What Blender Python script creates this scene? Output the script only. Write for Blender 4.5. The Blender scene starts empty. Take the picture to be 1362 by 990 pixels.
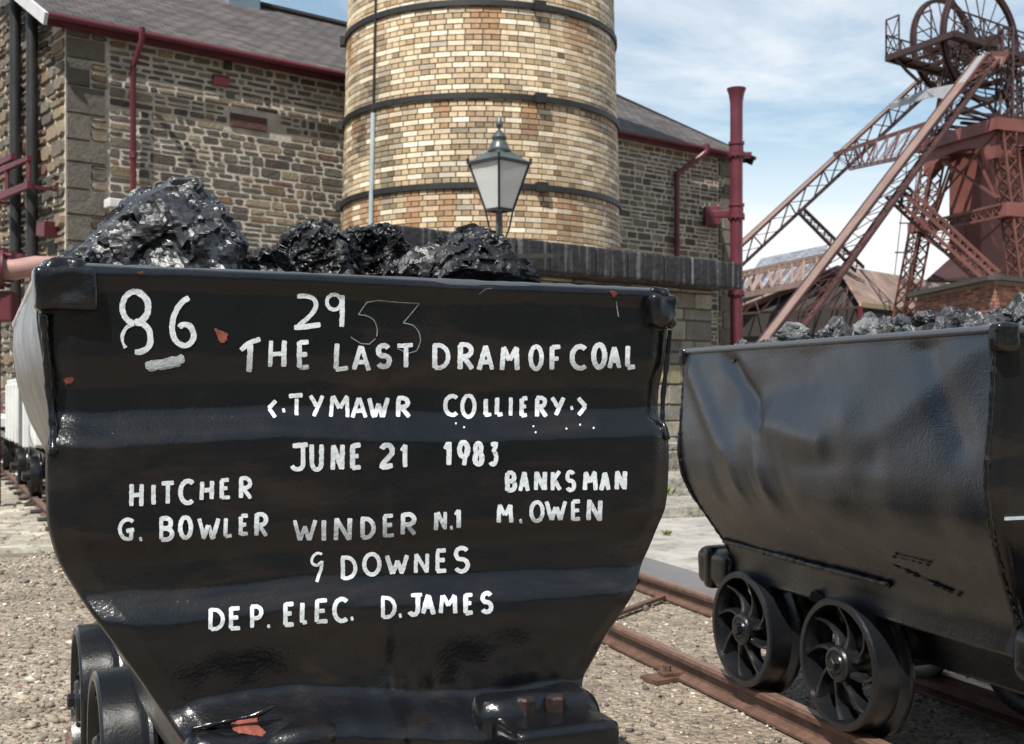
import bpy, bmesh, math, random
import numpy as np
from mathutils import Vector, Matrix, noise
rnd = random.Random(7)
SC = bpy.context.scene
COL = SC.collection
# ---------------------------------------------------------------- camera
EYE = 1.17; FPX = 1550.0; HOR = 525.0
cam_d = bpy.data.cameras.new('camera'); cam = bpy.data.objects.new('camera', cam_d); COL.objects.link(cam)
cam_d.sensor_width = 36; cam_d.lens = FPX / 1362 * 36
cam_d.shift_y = (HOR - 495) / 1362
cam.location = (0, 0, EYE); cam.rotation_euler = (math.radians(90), 0, 0)
cam_d.clip_start = 0.05; cam_d.clip_end = 3000
cam_d.dof.use_dof = True; cam_d.dof.focus_distance = 2.25; cam_d.dof.aperture_fstop = 11
SC.camera = cam
# ---------------------------------------------------------------- light
SUN_EL = math.radians(56); SH = Vector((-0.42, -0.907)).normalized()
S = Vector((SH.x * math.cos(SUN_EL), SH.y * math.cos(SUN_EL), math.sin(SUN_EL)))
sun_d = bpy.data.lights.new('sun', 'SUN'); sun = bpy.data.objects.new('sun', sun_d); COL.objects.link(sun)
sun_d.energy = 5.0; sun_d.angle = math.radians(0.5); sun_d.color = (1.0, 0.95, 0.87)
sun.rotation_euler = S.to_track_quat('Z', 'Y').to_euler(); sun.location = (-5, -5, 12)
world = bpy.data.worlds.new('World'); SC.world = world; world.use_nodes = True
wn = world.node_tree; wn.nodes.clear()
def _n(t, k, **kw):
    x = t.nodes.new(k)
    for a, b in kw.items(): setattr(x, a, b)
    return x
wo = _n(wn, 'ShaderNodeOutputWorld'); bg = _n(wn, 'ShaderNodeBackground'); bg.inputs[1].default_value = 0.072
sky = _n(wn, 'ShaderNodeTexSky', sky_type='NISHITA', sun_disc=False)
sky.sun_elevation = SUN_EL; sky.sun_rotation = math.atan2(S.x, S.y); sky.air_density = 1.0; sky.dust_density = 0.6; sky.ozone_density = 1.6
tc = _n(wn, 'ShaderNodeTexCoord'); mp = _n(wn, 'ShaderNodeMapping')
mp.inputs['Scale'].default_value = (1.1, 1.1, 3.4); mp.inputs['Rotation'].default_value = (0.25, 0.32, 0.3); mp.inputs['Location'].default_value = (0.35, 0.1, 0.2)
n1 = _n(wn, 'ShaderNodeTexNoise'); n1.inputs['Scale'].default_value = 2.6; n1.inputs['Detail'].default_value = 9; n1.inputs['Roughness'].default_value = 0.62; n1.inputs['Distortion'].default_value = 0.6
r1 = _n(wn, 'ShaderNodeValToRGB'); r1.color_ramp.elements[0].color = (.16, .16, .16, 1); r1.color_ramp.elements[0].position = 0.47; r1.color_ramp.elements[1].position = 0.80
sep = _n(wn, 'ShaderNodeSeparateXYZ')
mr = _n(wn, 'ShaderNodeMapRange'); mr.inputs[1].default_value = 0.09; mr.inputs[2].default_value = 0.23; mr.inputs[3].default_value = 1.0; mr.inputs[4].default_value = 0.0
add = _n(wn, 'ShaderNodeMath', operation='ADD', use_clamp=True); mul = _n(wn, 'ShaderNodeMath', operation='MULTIPLY'); mul.inputs[1].default_value = 0.95
mx = _n(wn, 'ShaderNodeMix', data_type='RGBA'); mx.inputs[7].default_value = (10.5, 10.7, 10.9, 1)
L = wn.links.new
L(tc.outputs['Generated'], mp.inputs[0]); L(mp.outputs[0], n1.inputs[0]); L(n1.outputs[0], r1.inputs[0])
L(tc.outputs['Generated'], sep.inputs[0]); L(sep.outputs[2], mr.inputs[0]); L(mr.outputs[0], mul.inputs[0])
L(r1.outputs[0], add.inputs[0]); L(mul.outputs[0], add.inputs[1])
L(add.outputs[0], mx.inputs[0]); tn = _n(wn, 'ShaderNodeMix', data_type='RGBA', blend_type='MULTIPLY'); tn.inputs[0].default_value = 1; tn.inputs[7].default_value = (1.12, 1.40, 1.34, 1); L(sky.outputs[0], tn.inputs[6]); L(tn.outputs[2], mx.inputs[6]); L(mx.outputs[2], bg.inputs[0]); L(bg.outputs[0], wo.inputs[0])
SC.view_settings.view_transform = 'Standard'; SC.view_settings.look = 'None'; SC.view_settings.exposure = 0.5; SC.view_settings.gamma = 1
SC.view_settings.use_curve_mapping = False
SC.render.engine = 'CYCLES'
SC.cycles.max_bounces = 6; SC.cycles.glossy_bounces = 3; SC.cycles.diffuse_bounces = 3; SC.cycles.transmission_bounces = 4
try: SC.cycles.use_denoising = True
except Exception: pass
def at(px, py, Y): return Vector(((px - 681) / FPX * Y, Y, EYE - (py - HOR) / FPX * Y))
# ---------------------------------------------------------------- object helpers
def link(o): COL.objects.link(o); return o
def tag(o, label=None, cat=None, group=None, kind=None):
    if label: o['label'] = label
    if cat: o['category'] = cat
    if group: o['group'] = group
    if kind: o['kind'] = kind
    return o
def empty(name, loc, rz=0.0, parent=None):
    o = bpy.data.objects.new(name, None); o.empty_display_size = 0.1; link(o)
    o.location = loc; o.rotation_euler = (0, 0, rz); o.parent = parent; return o
def kids(o): return [c for c in COL.objects if c.parent == o]
def copy_tree(o, parent=None):
    c = o.copy(); COL.objects.link(c); c.parent = parent
    for ch in kids(o): copy_tree(ch, c)
    return c
class MB:
    def __init__(s): s.v = []; s.f = []; s.c = []; s.col = (1, 1, 1)
    def add(s, vs, fs):
        b = len(s.v); s.v += [tuple(v) for v in vs]; s.f += [tuple(i + b for i in f) for f in fs]; s.c += [s.col] * len(fs)
    def box(s, c, d, M=None):
        x, y, z = d[0] / 2, d[1] / 2, d[2] / 2
        vs = [Vector((i * x, j * y, k * z)) for i in (-1, 1) for j in (-1, 1) for k in (-1, 1)]
        if M is not None: vs = [M @ v for v in vs]
        c = Vector(c); vs = [v + c for v in vs]
        s.add(vs, [(0, 1, 3, 2), (4, 6, 7, 5), (0, 4, 5, 1), (2, 3, 7, 6), (0, 2, 6, 4), (1, 5, 7, 3)])
    def bbox(s, c, d, r=0.01, M=None):   # bevelled box
        bm = bmesh.new(); bmesh.ops.create_cube(bm, size=1)
        for v in bm.verts: v.co = Vector((v.co.x * d[0], v.co.y * d[1], v.co.z * d[2]))
        bmesh.ops.bevel(bm, geom=bm.edges[:], offset=min(r, min(d) * 0.45), segments=3, profile=0.6, affect='EDGES')
        c = Vector(c); bm.verts.index_update()
        s.add([((M @ v.co) if M is not None else v.co) + c for v in bm.verts], [[v.index for v in f.verts] for f in bm.faces]); bm.free()
    def bar(s, a, b, w, h=None, up=(0, 0, 1)):
        a = Vector(a); b = Vector(b); h = w if h is None else h; d = b - a; l = d.length
        if l < 1e-6: return
        d.normalize(); u = Vector(up)
        if abs(d.dot(u)) > 0.98: u = Vector((0, 1, 0))
        x = d.cross(u).normalized(); z = x.cross(d)
        s.box((a + b) / 2, (w, l, h), Matrix((x, d, z)).transposed())
    def tube(s, pts, r, n=12, cap=True, jit=0):
        pts = [Vector(p) for p in pts]; m = len(pts); rr = r if hasattr(r, '__len__') else [r] * m
        ref = Vector((0, 0, 1)); vs = []; fs = []; px = None
        for i, p in enumerate(pts):
            d = (pts[min(i + 1, m - 1)] - pts[max(i - 1, 0)]).normalized()
            if px is None:
                x = d.cross(ref)
                if x.length < 0.05: x = d.cross(Vector((0, 1, 0)))
            else: x = px - d * px.dot(d)
            x.normalize(); px = x; y = d.cross(x)
            for k in range(n):
                a = 2 * math.pi * k / n; q = rr[i] * (1 + (rnd.uniform(-jit, jit) if jit else 0)); vs.append(p + x * (q * math.cos(a)) + y * (q * math.sin(a)))
        for i in range(m - 1):
            for k in range(n):
                a = i * n + k; b = i * n + (k + 1) % n; fs.append((a, b, b + n, a + n))
        if cap: fs.append(tuple(range(n))[::-1]); fs.append(tuple(range((m - 1) * n, m * n)))
        s.add(vs, fs)
    def lathe(s, prof, n=32, axis='Z', c=(0, 0, 0), cap=False):
        vs = []; fs = []; m = len(prof); c = Vector(c)
        for r, h in prof:
            for k in range(n):
                a = 2 * math.pi * k / n; x, y = r * math.cos(a), r * math.sin(a)
                vs.append(c + (Vector((x, y, h)) if axis == 'Z' else Vector((h, x, y)) if axis == 'X' else Vector((y, h, x))))
        for i in range(m - 1):
            for k in range(n):
                a = i * n + k; b = i * n + (k + 1) % n; fs.append((a, b, b + n, a + n))
        if cap: fs.append(tuple(range(n))[::-1]); fs.append(tuple(range((m - 1) * n, m * n)))
        s.add(vs, fs)
    def prism(s, poly, vec):
        n = len(poly); P = [Vector(p) for p in poly]; v = Vector(vec)
        s.add(P + [p + v for p in P], [tuple(range(n))[::-1], tuple(range(n, 2 * n))] + [(i, (i + 1) % n, (i + 1) % n + n, i + n) for i in range(n)])
    def build(s, name, mat, parent=None, smooth=False, loc=None, angle=40):
        me = bpy.data.meshes.new(name); me.from_pydata(s.v, [], s.f)
        if any(c != (1, 1, 1) for c in s.c):
            ca = me.color_attributes.new('tint', 'FLOAT_COLOR', 'CORNER')
            ls = np.array([len(f) for f in s.f]); cc = np.repeat(np.array(s.c, dtype=np.float32), ls, axis=0)
            ca.data.foreach_set('color', np.hstack([cc, np.ones((len(cc), 1), np.float32)]).ravel())
        bm = bmesh.new(); bm.from_mesh(me); bmesh.ops.recalc_face_normals(bm, faces=bm.faces[:]); bm.to_mesh(me); bm.free()
        me.materials.append(mat)
        if smooth:
            me.polygons.foreach_set('use_smooth', [True] * len(me.polygons))
            if angle: me.set_sharp_from_angle(angle=math.radians(angle))
        o = bpy.data.objects.new(name, me); link(o); o.parent = parent
        if loc is not None: o.location = loc
        return o
def grid_mesh(name, P, mat, parent=None, smooth=True, flip=False, solid=0.0):
    ny, nx = P.shape[:2]
    me = bpy.data.meshes.new(name)
    idx = np.arange(ny * nx).reshape(ny, nx)
    q = np.stack([idx[:-1, :-1], idx[:-1, 1:], idx[1:, 1:], idx[1:, :-1]], -1).reshape(-1, 4)
    if flip: q = q[:, ::-1]
    me.from_pydata(P.reshape(-1, 3).tolist(), [], q.tolist())
    me.materials.append(mat)
    if smooth: me.polygons.foreach_set('use_smooth', [True] * len(me.polygons))
    o = bpy.data.objects.new(name, me); link(o); o.parent = parent
    if solid:
        md = o.modifiers.new('thickness', 'SOLIDIFY'); md.thickness = solid; md.offset = -1
    return o
# ---------------------------------------------------------------- materials
def mat_new(name):
    m = bpy.data.materials.new(name); m.use_nodes = True; t = m.node_tree; b = t.nodes['Principled BSDF']; return m, t, b
def coords(t, scale=(1, 1, 1), kind='Object', rot=(0, 0, 0)):
    c = _n(t, 'ShaderNodeTexCoord'); m = _n(t, 'ShaderNodeMapping'); m.inputs['Scale'].default_value = scale; m.inputs['Rotation'].default_value = rot
    t.links.new(c.outputs[kind], m.inputs[0]); return m.outputs[0]
def nz(t, co, scale, detail=4, rough=0.55, dist=0.0):
    n = _n(t, 'ShaderNodeTexNoise'); n.inputs['Scale'].default_value = scale; n.inputs['Detail'].default_value = detail
    n.inputs['Roughness'].default_value = rough; n.inputs['Distortion'].default_value = dist; t.links.new(co, n.inputs[0]); return n.outputs[0]
def ramp(t, x, stops):
    r = _n(t, 'ShaderNodeValToRGB'); e = r.color_ramp.elements
    while len(e) < len(stops): e.new(0.5)
    for i, (p, c) in enumerate(stops):
        e[i].position = p; e[i].color = (c, c, c, 1) if not hasattr(c, '__len__') else (*c, 1)
    t.links.new(x, r.inputs[0]); return r.outputs[0]
def mixc(t, f, a, b, mode='MIX'):
    m = _n(t, 'ShaderNodeMix', data_type='RGBA', blend_type=mode)
    for i, x in ((0, f), (6, a), (7, b)):
        if hasattr(x, 'is_linked'): t.links.new(x, m.inputs[i])
        elif hasattr(x, '__len__'): m.inputs[i].default_value = (*x, 1)
        else: m.inputs[i].default_value = x
    return m.outputs[2]
def mth(t, op, a, b=0.0, clamp=False):
    m = _n(t, 'ShaderNodeMath', operation=op, use_clamp=clamp)
    for i, x in ((0, a), (1, b)):
        if hasattr(x, 'is_linked'): t.links.new(x, m.inputs[i])
        else: m.inputs[i].default_value = x
    return m.outputs[0]
def bump(t, b, h, dist, strength=1.0, prev=None):
    n = _n(t, 'ShaderNodeBump'); n.inputs['Distance'].default_value = dist; n.inputs['Strength'].default_value = strength
    t.links.new(h, n.inputs['Height'])
    if prev is not None: t.links.new(prev, n.inputs['Normal'])
    t.links.new(n.outputs[0], b.inputs['Normal']); return n.outputs[0]
def plain(name, col, rough=0.6, var=0.25, scale=6, bd=0.002, bs=40, metal=0.0, dirt=None):
    m, t, b = mat_new(name); co = coords(t)
    n = nz(t, co, scale, 6, 0.65)
    c = mixc(t, ramp(t, n, [(0.3, 0.0), (0.7, 1.0)]), [x * (1 - var) for x in col], [min(1, x * (1 + var)) for x in col])
    if dirt:
        n2 = nz(t, co, scale * 2.7, 8, 0.7); c = mixc(t, ramp(t, n2, [(dirt[1], 0.0), (dirt[1] + 0.12, 1.0)]), c, dirt[0])
    t.links.new(c, b.inputs['Base Color']); b.inputs['Roughness'].default_value = rough; b.inputs['Metallic'].default_value = metal
    if bd: bump(t, b, nz(t, co, bs, 4), bd)
    return m
def black_paint(name, base=(0.005, 0.0055, 0.007), rough=(0.14, 0.27), lump=0.0006, brown=0.35, coat=0.0, spec=0.5):
    m, t, b = mat_new(name); co = coords(t)
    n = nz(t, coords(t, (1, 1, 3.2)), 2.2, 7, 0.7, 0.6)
    c = mixc(t, ramp(t, n, [(0.50, 0.0), (0.62, brown)]), base, (0.034, 0.023, 0.017))  # brown bands in the base colour stand in for reflected ground
    sp = nz(t, co, 120, 5, 0.8); spm = mth(t, 'MULTIPLY', ramp(t, sp, [(0.735, 0.0), (0.77, 0.22)]), ramp(t, nz(t, co, 3.7, 4, 0.6), [(0.48, 0.0), (0.62, 1.0)])); c = mixc(t, spm, c, (0.24, 0.26, 0.29))  # pale specks painted in as sun glints on the paint bumps
    ch = nz(t, co, 31, 6, 0.75, 0.5); c = mixc(t, ramp(t, ch, [(0.70, 0.0), (0.73, 0.8)]), c, (0.060, 0.024, 0.016))
    t.links.new(c, b.inputs['Base Color'])
    t.links.new(ramp(t, nz(t, co, 7, 6, 0.7), [(0.3, rough[0]), (0.7, rough[1])]), b.inputs['Roughness'])
    b.inputs['Specular IOR Level'].default_value = spec; b.inputs['Coat Weight'].default_value = coat
    t.links.new(ramp(t, nz(t, co, 5, 5, 0.7), [(0.35, 0.06), (0.65, 0.22)]), b.inputs['Coat Roughness'])
    h1 = nz(t, co, 150, 3, 0.5); h2 = nz(t, co, 18, 5, 0.6, 0.8); h4 = ramp(t, nz(t, co, 230, 2, 0.6), [(0.60, 0.0), (0.70, 1.0)])
    p = bump(t, b, h2, 0.0010, 0.8); p = bump(t, b, h1, lump, 1.0, p); p = bump(t, b, h4, 0.00010, 1.0, p)
    t.links.new(p, b.inputs['Coat Normal'])
    return m
M = {}
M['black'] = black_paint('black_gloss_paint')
M['black_side'] = black_paint('black_sky_sheen_paint', (0.010, 0.014, 0.022), (0.22, 0.38), 0.0010, 0.05, 0.0, 0.95)  # bluish base colours in the sky's sheen on the tub sides
M['rim_worn_lit'] = black_paint('worn_skylit_rim_paint', (0.05, 0.056, 0.066), (0.24, 0.40), 0.0007, 0.1, 0.5, 0.9)  # greyer base for wear and for the sky highlight painted along the rim
M['black_wheel'] = black_paint('black_wheel_paint', (0.007, 0.008, 0.010), (0.2, 0.34), 0.0005, 0.2, 0.0, 0.5)
m, t, b = mat_new('white_brushed_paint'); co = coords(t)
c = mixc(t, ramp(t, nz(t, co, 60, 6, 0.7), [(0.3, 0.0), (0.7, 1.0)]), (0.50, 0.54, 0.58), (0.70, 0.73, 0.76))
c = mixc(t, ramp(t, nz(t, co, 170, 5, 0.8), [(0.58, 0.0), (0.67, 0.8)]), c, (0.09, 0.09, 0.095))
t.links.new(c, b.inputs['Base Color']); b.inputs['Roughness'].default_value = 0.5; bump(t, b, nz(t, co, 150, 3), 0.0016, 0.8); M['lettering'] = m
M['scratch'] = plain('scratched_grey', (0.16, 0.17, 0.18), 0.6, 0.5, 60, 0, 10)
M['white_paint'] = plain('white_dram_paint', (0.62, 0.63, 0.62), 0.5, 0.12, 4, 0.001, 60, 0, ((0.25, 0.22, 0.18), 0.62))
M['rust_chip'] = plain('red_oxide_chip', (0.17, 0.042, 0.027), 0.6, 0.5, 60, 0.002, 90)
M['rust'] = plain('rusty_rail_steel', (0.125, 0.070, 0.050), 0.65, 0.45, 14, 0.001, 120, 0.25, ((0.12, 0.055, 0.035), 0.55))
M['rust_top'] = plain('worn_rail_steel', (0.27, 0.165, 0.125), 0.4, 0.3, 20, 0.0006, 120, 0.45)
M['maroon'] = plain('maroon_gloss_paint', (0.115, 0.025, 0.038), 0.38, 0.2, 3, 0.001, 30)
M['maroon_dark'] = plain('maroon_old_paint', (0.09, 0.012, 0.02), 0.5, 0.3, 3, 0.001, 30)
M['black_iron'] = plain('black_iron', (0.018, 0.018, 0.018), 0.5, 0.4, 5, 0.002, 30)
M['grey_iron'] = plain('lamp_grey_green_paint', (0.07, 0.085, 0.086), 0.35, 0.35, 9, 0.001, 60, 0.2)
M['lead'] = plain('blue_grey_metal', (0.16, 0.23, 0.28), 0.5, 0.15, 3, 0.001, 20)
M['girder_red'] = plain('girder_red_paint', (0.18, 0.063, 0.054), 0.5, 0.25, 0.7, 0.004, 6, 0, ((0.13, 0.045, 0.04), 0.58))
M['head_red'] = plain('headframe_red_paint', (0.115, 0.045, 0.036), 0.55, 0.3, 0.8, 0.004, 6, 0, ((0.12, 0.05, 0.035), 0.60))
M['head_pale'] = plain('headframe_sunlit_paint', (0.215, 0.140, 0.115), 0.6, 0.22, 0.9, 0.004, 6, 0, ((0.22, 0.10, 0.075), 0.60))  # headframe red lightened in colour for the sunlit plates
M['head_dark'] = plain('headframe_dark_paint', (0.040, 0.017, 0.017), 0.6, 0.3, 0.9, 0.004, 6)
M['grey_plate'] = plain('grey_plate', (0.25, 0.25, 0.26), 0.5, 0.2, 1.5, 0.003, 8)
M['casing'] = plain('riveted_casing', (0.16, 0.05, 0.04), 0.6, 0.4, 0.35, 0.004, 5, 0, ((0.10, 0.06, 0.035), 0.55))
M['conduit'] = plain('pale_conduit', (0.36, 0.42, 0.44), 0.5, 0.1, 5, 0, 20)
# coal
def coal_mat(name, base, lo, hi, spark, k=1.0):
    m, t, b = mat_new(name); co = coords(t, (k, k, k))
    n = nz(t, co, 14, 8, 0.7, 0.3)
    c = mixc(t, ramp(t, n, [(0.38, 0.0), (0.72, 1.0)]), base, [x * 2.2 + 0.002 for x in base])
    c = mixc(t, ramp(t, nz(t, co, 7, 4, 0.6), [(0.60, 0.0), (0.75, 0.35)]), c, (0.05, 0.04, 0.032))
    t.links.new(c, b.inputs['Base Color'])
    v = _n(t, 'ShaderNodeTexVoronoi', distance='CHEBYCHEV'); v.inputs['Scale'].default_value = 26; t.links.new(coords(t, (k, k, 2.2 * k), rot=(0.5, 0.35, 0)), v.inputs[0])
    vc = _n(t, 'ShaderNodeSeparateColor'); t.links.new(v.outputs['Color'], vc.inputs[0])
    t.links.new(ramp(t, vc.outputs[0], [(0.2, lo), (0.9, hi)]), b.inputs['Roughness'])
    b.inputs['Specular IOR Level'].default_value = spark
    v2 = _n(t, 'ShaderNodeTexVoronoi', distance='MANHATTAN'); v2.inputs['Scale'].default_value = 70; t.links.new(coords(t, (k, k, 3 * k), rot=(0.5, 0.35, 0)), v2.inputs[0])
    # every cleat face tilts its own way
    v3 = _n(t, 'ShaderNodeTexVoronoi'); v3.inputs['Scale'].default_value = 12; t.links.new(coords(t, (k, k, 1.7 * k), rot=(0.5, 0.35, 0)), v3.inputs[0])
    ge = _n(t, 'ShaderNodeNewGeometry'); acc = ge.outputs['Normal']
    for vv, am in ((v3, 0.75), (v, 0.5), (v2, 0.16)):
        s1_ = _n(t, 'ShaderNodeVectorMath', operation='SUBTRACT'); t.links.new(vv.outputs['Color'], s1_.inputs[0]); s1_.inputs[1].default_value = (0.5, 0.5, 0.5)
        s2_ = _n(t, 'ShaderNodeVectorMath', operation='SCALE'); t.links.new(s1_.outputs[0], s2_.inputs[0]); s2_.inputs[3].default_value = am
        s3_ = _n(t, 'ShaderNodeVectorMath', operation='ADD'); t.links.new(acc, s3_.inputs[0]); t.links.new(s2_.outputs[0], s3_.inputs[1]); acc = s3_.outputs[0]
    nn_ = _n(t, 'ShaderNodeVectorMath', operation='NORMALIZE'); t.links.new(acc, nn_.inputs[0])
    bump(t, b, nz(t, co, 60, 8, 0.75), 0.0020, 0.9, nn_.outputs[0])
    return m
M['coal'] = coal_mat('shiny_coal', (0.006, 0.0065, 0.008), 0.28, 0.55, 0.55)
M['coal_grey'] = coal_mat('coal_silver_highlight', (0.016, 0.017, 0.020), 0.24, 0.5, 1.0)  # lighter base paints in the silver highlights of the biggest lump
M['coal_small'] = coal_mat('dusty_coal', (0.026, 0.028, 0.032), 0.30, 0.6, 0.6, 0.045)
M['coal_piece'] = coal_mat('shiny_coal_piece', (0.006, 0.0065, 0.008), 0.28, 0.55, 0.55, 0.045)
M['coal_bed'] = coal_mat('coal_fines', (0.012, 0.0125, 0.014), 0.25, 0.6, 0.5)
M['coal_pale'] = coal_mat('pale_dusty_coal', (0.09, 0.095, 0.10), 0.4, 0.8, 0.5, 0.06)
# attribute-tinted masonry
def tinted(name, rough=0.85, nscale=9, bd=0.004, bs=35, stain=None, contrast=0.35, gain=1.0, zs=1.0):
    m, t, b = mat_new(name); co = coords(t)
    a = _n(t, 'ShaderNodeAttribute', attribute_name='tint')
    n = ramp(t, nz(t, co, nscale, 7, 0.7), [(0.25, 1 - contrast), (0.75, 1 + contrast)])
    c = mixc(t, 1.0, a.outputs['Color'], n, 'MULTIPLY')
    if stain:
        s = nz(t, coords(t, (1, 1, zs)), stain[1], 6, 0.7); c = mixc(t, ramp(t, s, [(stain[2], 0.0), (stain[2] + 0.15, stain[3])]), c, stain[0])
    t.links.new(c, b.inputs['Base Color']); b.inputs['Roughness'].default_value = rough
    bump(t, b, nz(t, co, bs, 6, 0.65), bd); return m
M['stone'] = tinted('rubble_stone', 0.9, 7, 0.02, 14)
M['ashlar'] = tinted('ashlar_stone', 0.85, 5, 0.015, 16, ((0.045, 0.04, 0.035), 2.2, 0.55, 0.75))
M['firebrick'] = tinted('glazed_buff_brick', 0.5, 12, 0.006, 25, None, 0.22)
M['redbrick'] = tinted('red_brick', 0.85, 9, 0.004, 30)
M['sett'] = tinted('stone_sett', 0.8, 12, 0.01, 30)
M['pebble'] = tinted('pebble', 0.85, 30, 0.002, 120, ((0.085, 0.072, 0.06), 1.7, 0.50, 0.65), 0.3)
M['mortar'] = plain('lime_mortar', (0.46, 0.42, 0.36), 0.95, 0.3, 4, 0.01, 20)
M['mortar_dark'] = plain('sooty_mortar', (0.10, 0.075, 0.055), 0.9, 0.4, 4, 0.006, 20)
M['mortar_red'] = plain('brick_mortar', (0.28, 0.24, 0.20), 0.9, 0.3, 4, 0.006, 20)
# slate roof
def roof_mat(name, c1, c2, sc, rowh=0.25, green=None):
    m, t, b = mat_new(name); uv = _n(t, 'ShaderNodeUVMap')
    br = _n(t, 'ShaderNodeTexBrick'); br.inputs['Scale'].default_value = 1.0; br.inputs['Brick Width'].default_value = sc; br.inputs['Row Height'].default_value = rowh
    br.inputs['Mortar Size'].default_value = 0.014; br.inputs['Color1'].default_value = (*c1, 1); br.inputs['Color2'].default_value = (*c2, 1); br.inputs['Mortar'].default_value = (0.015, 0.013, 0.013, 1)
    t.links.new(uv.outputs[0], br.inputs[0])
    c = mixc(t, 1.0, br.outputs[0], ramp(t, nz(t, coords(t), 0.9, 7, 0.7), [(0.3, 0.5), (0.7, 1.6)]), 'MULTIPLY')
    c = mixc(t, ramp(t, nz(t, coords(t), 9, 6, 0.8), [(0.6, 0.0), (0.7, 0.5)]), c, (0.16, 0.15, 0.12))
    if green: c = mixc(t, ramp(t, nz(t, coords(t), 0.35, 4, 0.6), [(0.45, 0.0), (0.6, 0.8)]), c, green)
    t.links.new(c, b.inputs['Base Color']); b.inputs['Roughness'].default_value = 0.75
    p = bump(t, b, br.outputs['Fac'], -0.02, 1.0); bump(t, b, nz(t, coords(t), 8, 5), 0.02, 0.7, p); return m
M['slate'] = roof_mat('roof_slate', (0.045, 0.037, 0.037), (0.095, 0.078, 0.073), 0.28, 0.2)
M['slate_blue'] = roof_mat('blue_slate', (0.15, 0.16, 0.19), (0.22, 0.235, 0.27), 0.5)
M['tin'] = roof_mat('rusty_corrugated_roof', (0.20, 0.135, 0.110), (0.26, 0.185, 0.155), 0.35, 6.0)
M['tin_green'] = plain('mossy_sheet_roof', (0.30, 0.27, 0.14), 0.8, 0.3, 1.2, 0.01, 5)
# ground
m, t, b = mat_new('dusty_gravel_ground'); co = coords(t)
v = _n(t, 'ShaderNodeTexVoronoi'); v.inputs['Scale'].default_value = 38; t.links.new(co, v.inputs[0])
v3 = _n(t, 'ShaderNodeTexVoronoi'); v3.inputs['Scale'].default_value = 95; t.links.new(co, v3.inputs[0])
big = ramp(t, nz(t, co, 0.8, 6, 0.6), [(0.35, 0.0), (0.65, 1.0)])
c = mixc(t, big, (0.20, 0.16, 0.12), (0.32, 0.27, 0.205))
sc_ = _n(t, 'ShaderNodeSeparateColor'); t.links.new(v.outputs['Color'], sc_.inputs[0])
c = mixc(t, 1.0, c, ramp(t, sc_.outputs[0], [(0.0, 0.65), (1.0, 1.3)]), 'MULTIPLY')
c = mixc(t, ramp(t, nz(t, co, 1.7, 6, 0.7), [(0.50, 0.0), (0.65, 0.65)]), c, (0.11, 0.092, 0.072))
t.links.new(c, b.inputs['Base Color']); b.inputs['Roughness'].default_value = 0.95
p = bump(t, b, v.outputs['Distance'], -0.02, 0.9); p = bump(t, b, v3.outputs['Distance'], -0.006, 0.8, p); bump(t, b, nz(t, co, 6, 5), 0.03, 0.8, p); M['ground'] = m
M['flag'] = plain('worn_flagstone', (0.29, 0.275, 0.25), 0.85, 0.3, 2.5, 0.012, 25, 0, ((0.12, 0.11, 0.095), 0.55))
M['slab'] = plain('smooth_grey_slab', (0.125, 0.12, 0.122), 0.7, 0.15, 2, 0.002, 40)
M['kerb'] = plain('rough_kerb_stone', (0.27, 0.25, 0.215), 0.85, 0.35, 4, 0.03, 14, 0, ((0.045, 0.04, 0.033), 0.52))
# sooty coping with pale runs
m, t, b = mat_new('sooty_coping'); co = coords(t, (1, 1, 1)); st = coords(t, (9, 9, 0.5))
c = mixc(t, ramp(t, nz(t, st, 1.3, 4, 0.55), [(0.52, 0.0), (0.70, 0.8)]), (0.016, 0.015, 0.018), (0.19, 0.19, 0.20))
t.links.new(c, b.inputs['Base Color']); b.inputs['Roughness'].default_value = 0.7; bump(t, b, nz(t, co, 9, 6), 0.03); M['coping'] = m
m, t, b = mat_new('lantern_glass'); b.inputs['Base Color'].default_value = (0.93, 0.96, 0.96, 1); b.inputs['Roughness'].default_value = 0.15
b.inputs['Transmission Weight'].default_value = 0.6; b.inputs['IOR'].default_value = 1.15; M['glass'] = m
m, t, b = mat_new('weed_leaf'); b.inputs['Base Color'].default_value = (0.14, 0.17, 0.03, 1); b.inputs['Roughness'].default_value = 0.6; M['leaf'] = m
# ================================================================ SETTING
def sst0(t_): t_ = max(0, min(1, t_)); return t_ * t_ * (3 - 2 * t_)
M['unseen_hill'] = plain('unseen_hill_dark', (.035, .045, .018), .95, .5, .05, 1.5, .3)  # for the dark slope added out of view
g = MB()
g.add([(-600, -300, 0), (600, -300, 0), (600, 900, 0), (-600, 900, 0)], [(0, 1, 2, 3)])
tag(g.build('ground', M['ground']), kind='structure')
g = MB(); g.add([(-40, -34, .004), (40, -34, .004), (40, -2.7, .004), (-40, -2.7, .004)], [(0, 1, 2, 3)]); tag(g.build('added_dark_ground', plain('unseen_dark_ground', (.035, .034, .034), .9, .3, 3, .004, 60)), kind='structure')  # dark sheet added behind the camera so the tub paint reflects black
hs = np.zeros((40, 90, 3))
for i in range(40):
    for j in range(90):
        a = math.radians(-55 - 215 * j / 89 + 100); r_ = 45 + i * 9; a2 = math.radians(175 + 190 * j / 89)
        r_ = 42 + i * 5; x_, y_ = r_ * math.cos(a2), r_ * math.sin(a2); h_ = 95 * sst0(i / 39) * (.75 + .35 * noise.noise(Vector((x_ * .012, y_ * .012, 0)))) * min(1, j / 14, (89 - j) / 14) - .5
        hs[i, j] = (x_, y_, h_ + 2.5 * noise.noise(Vector((x_ * .08, y_ * .08, 2))) * (i > 0))
tag(grid_mesh('added_dark_hill', hs, M['unseen_hill']), kind='structure')  # unseen, added behind the camera to darken reflections in the black paint
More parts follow.
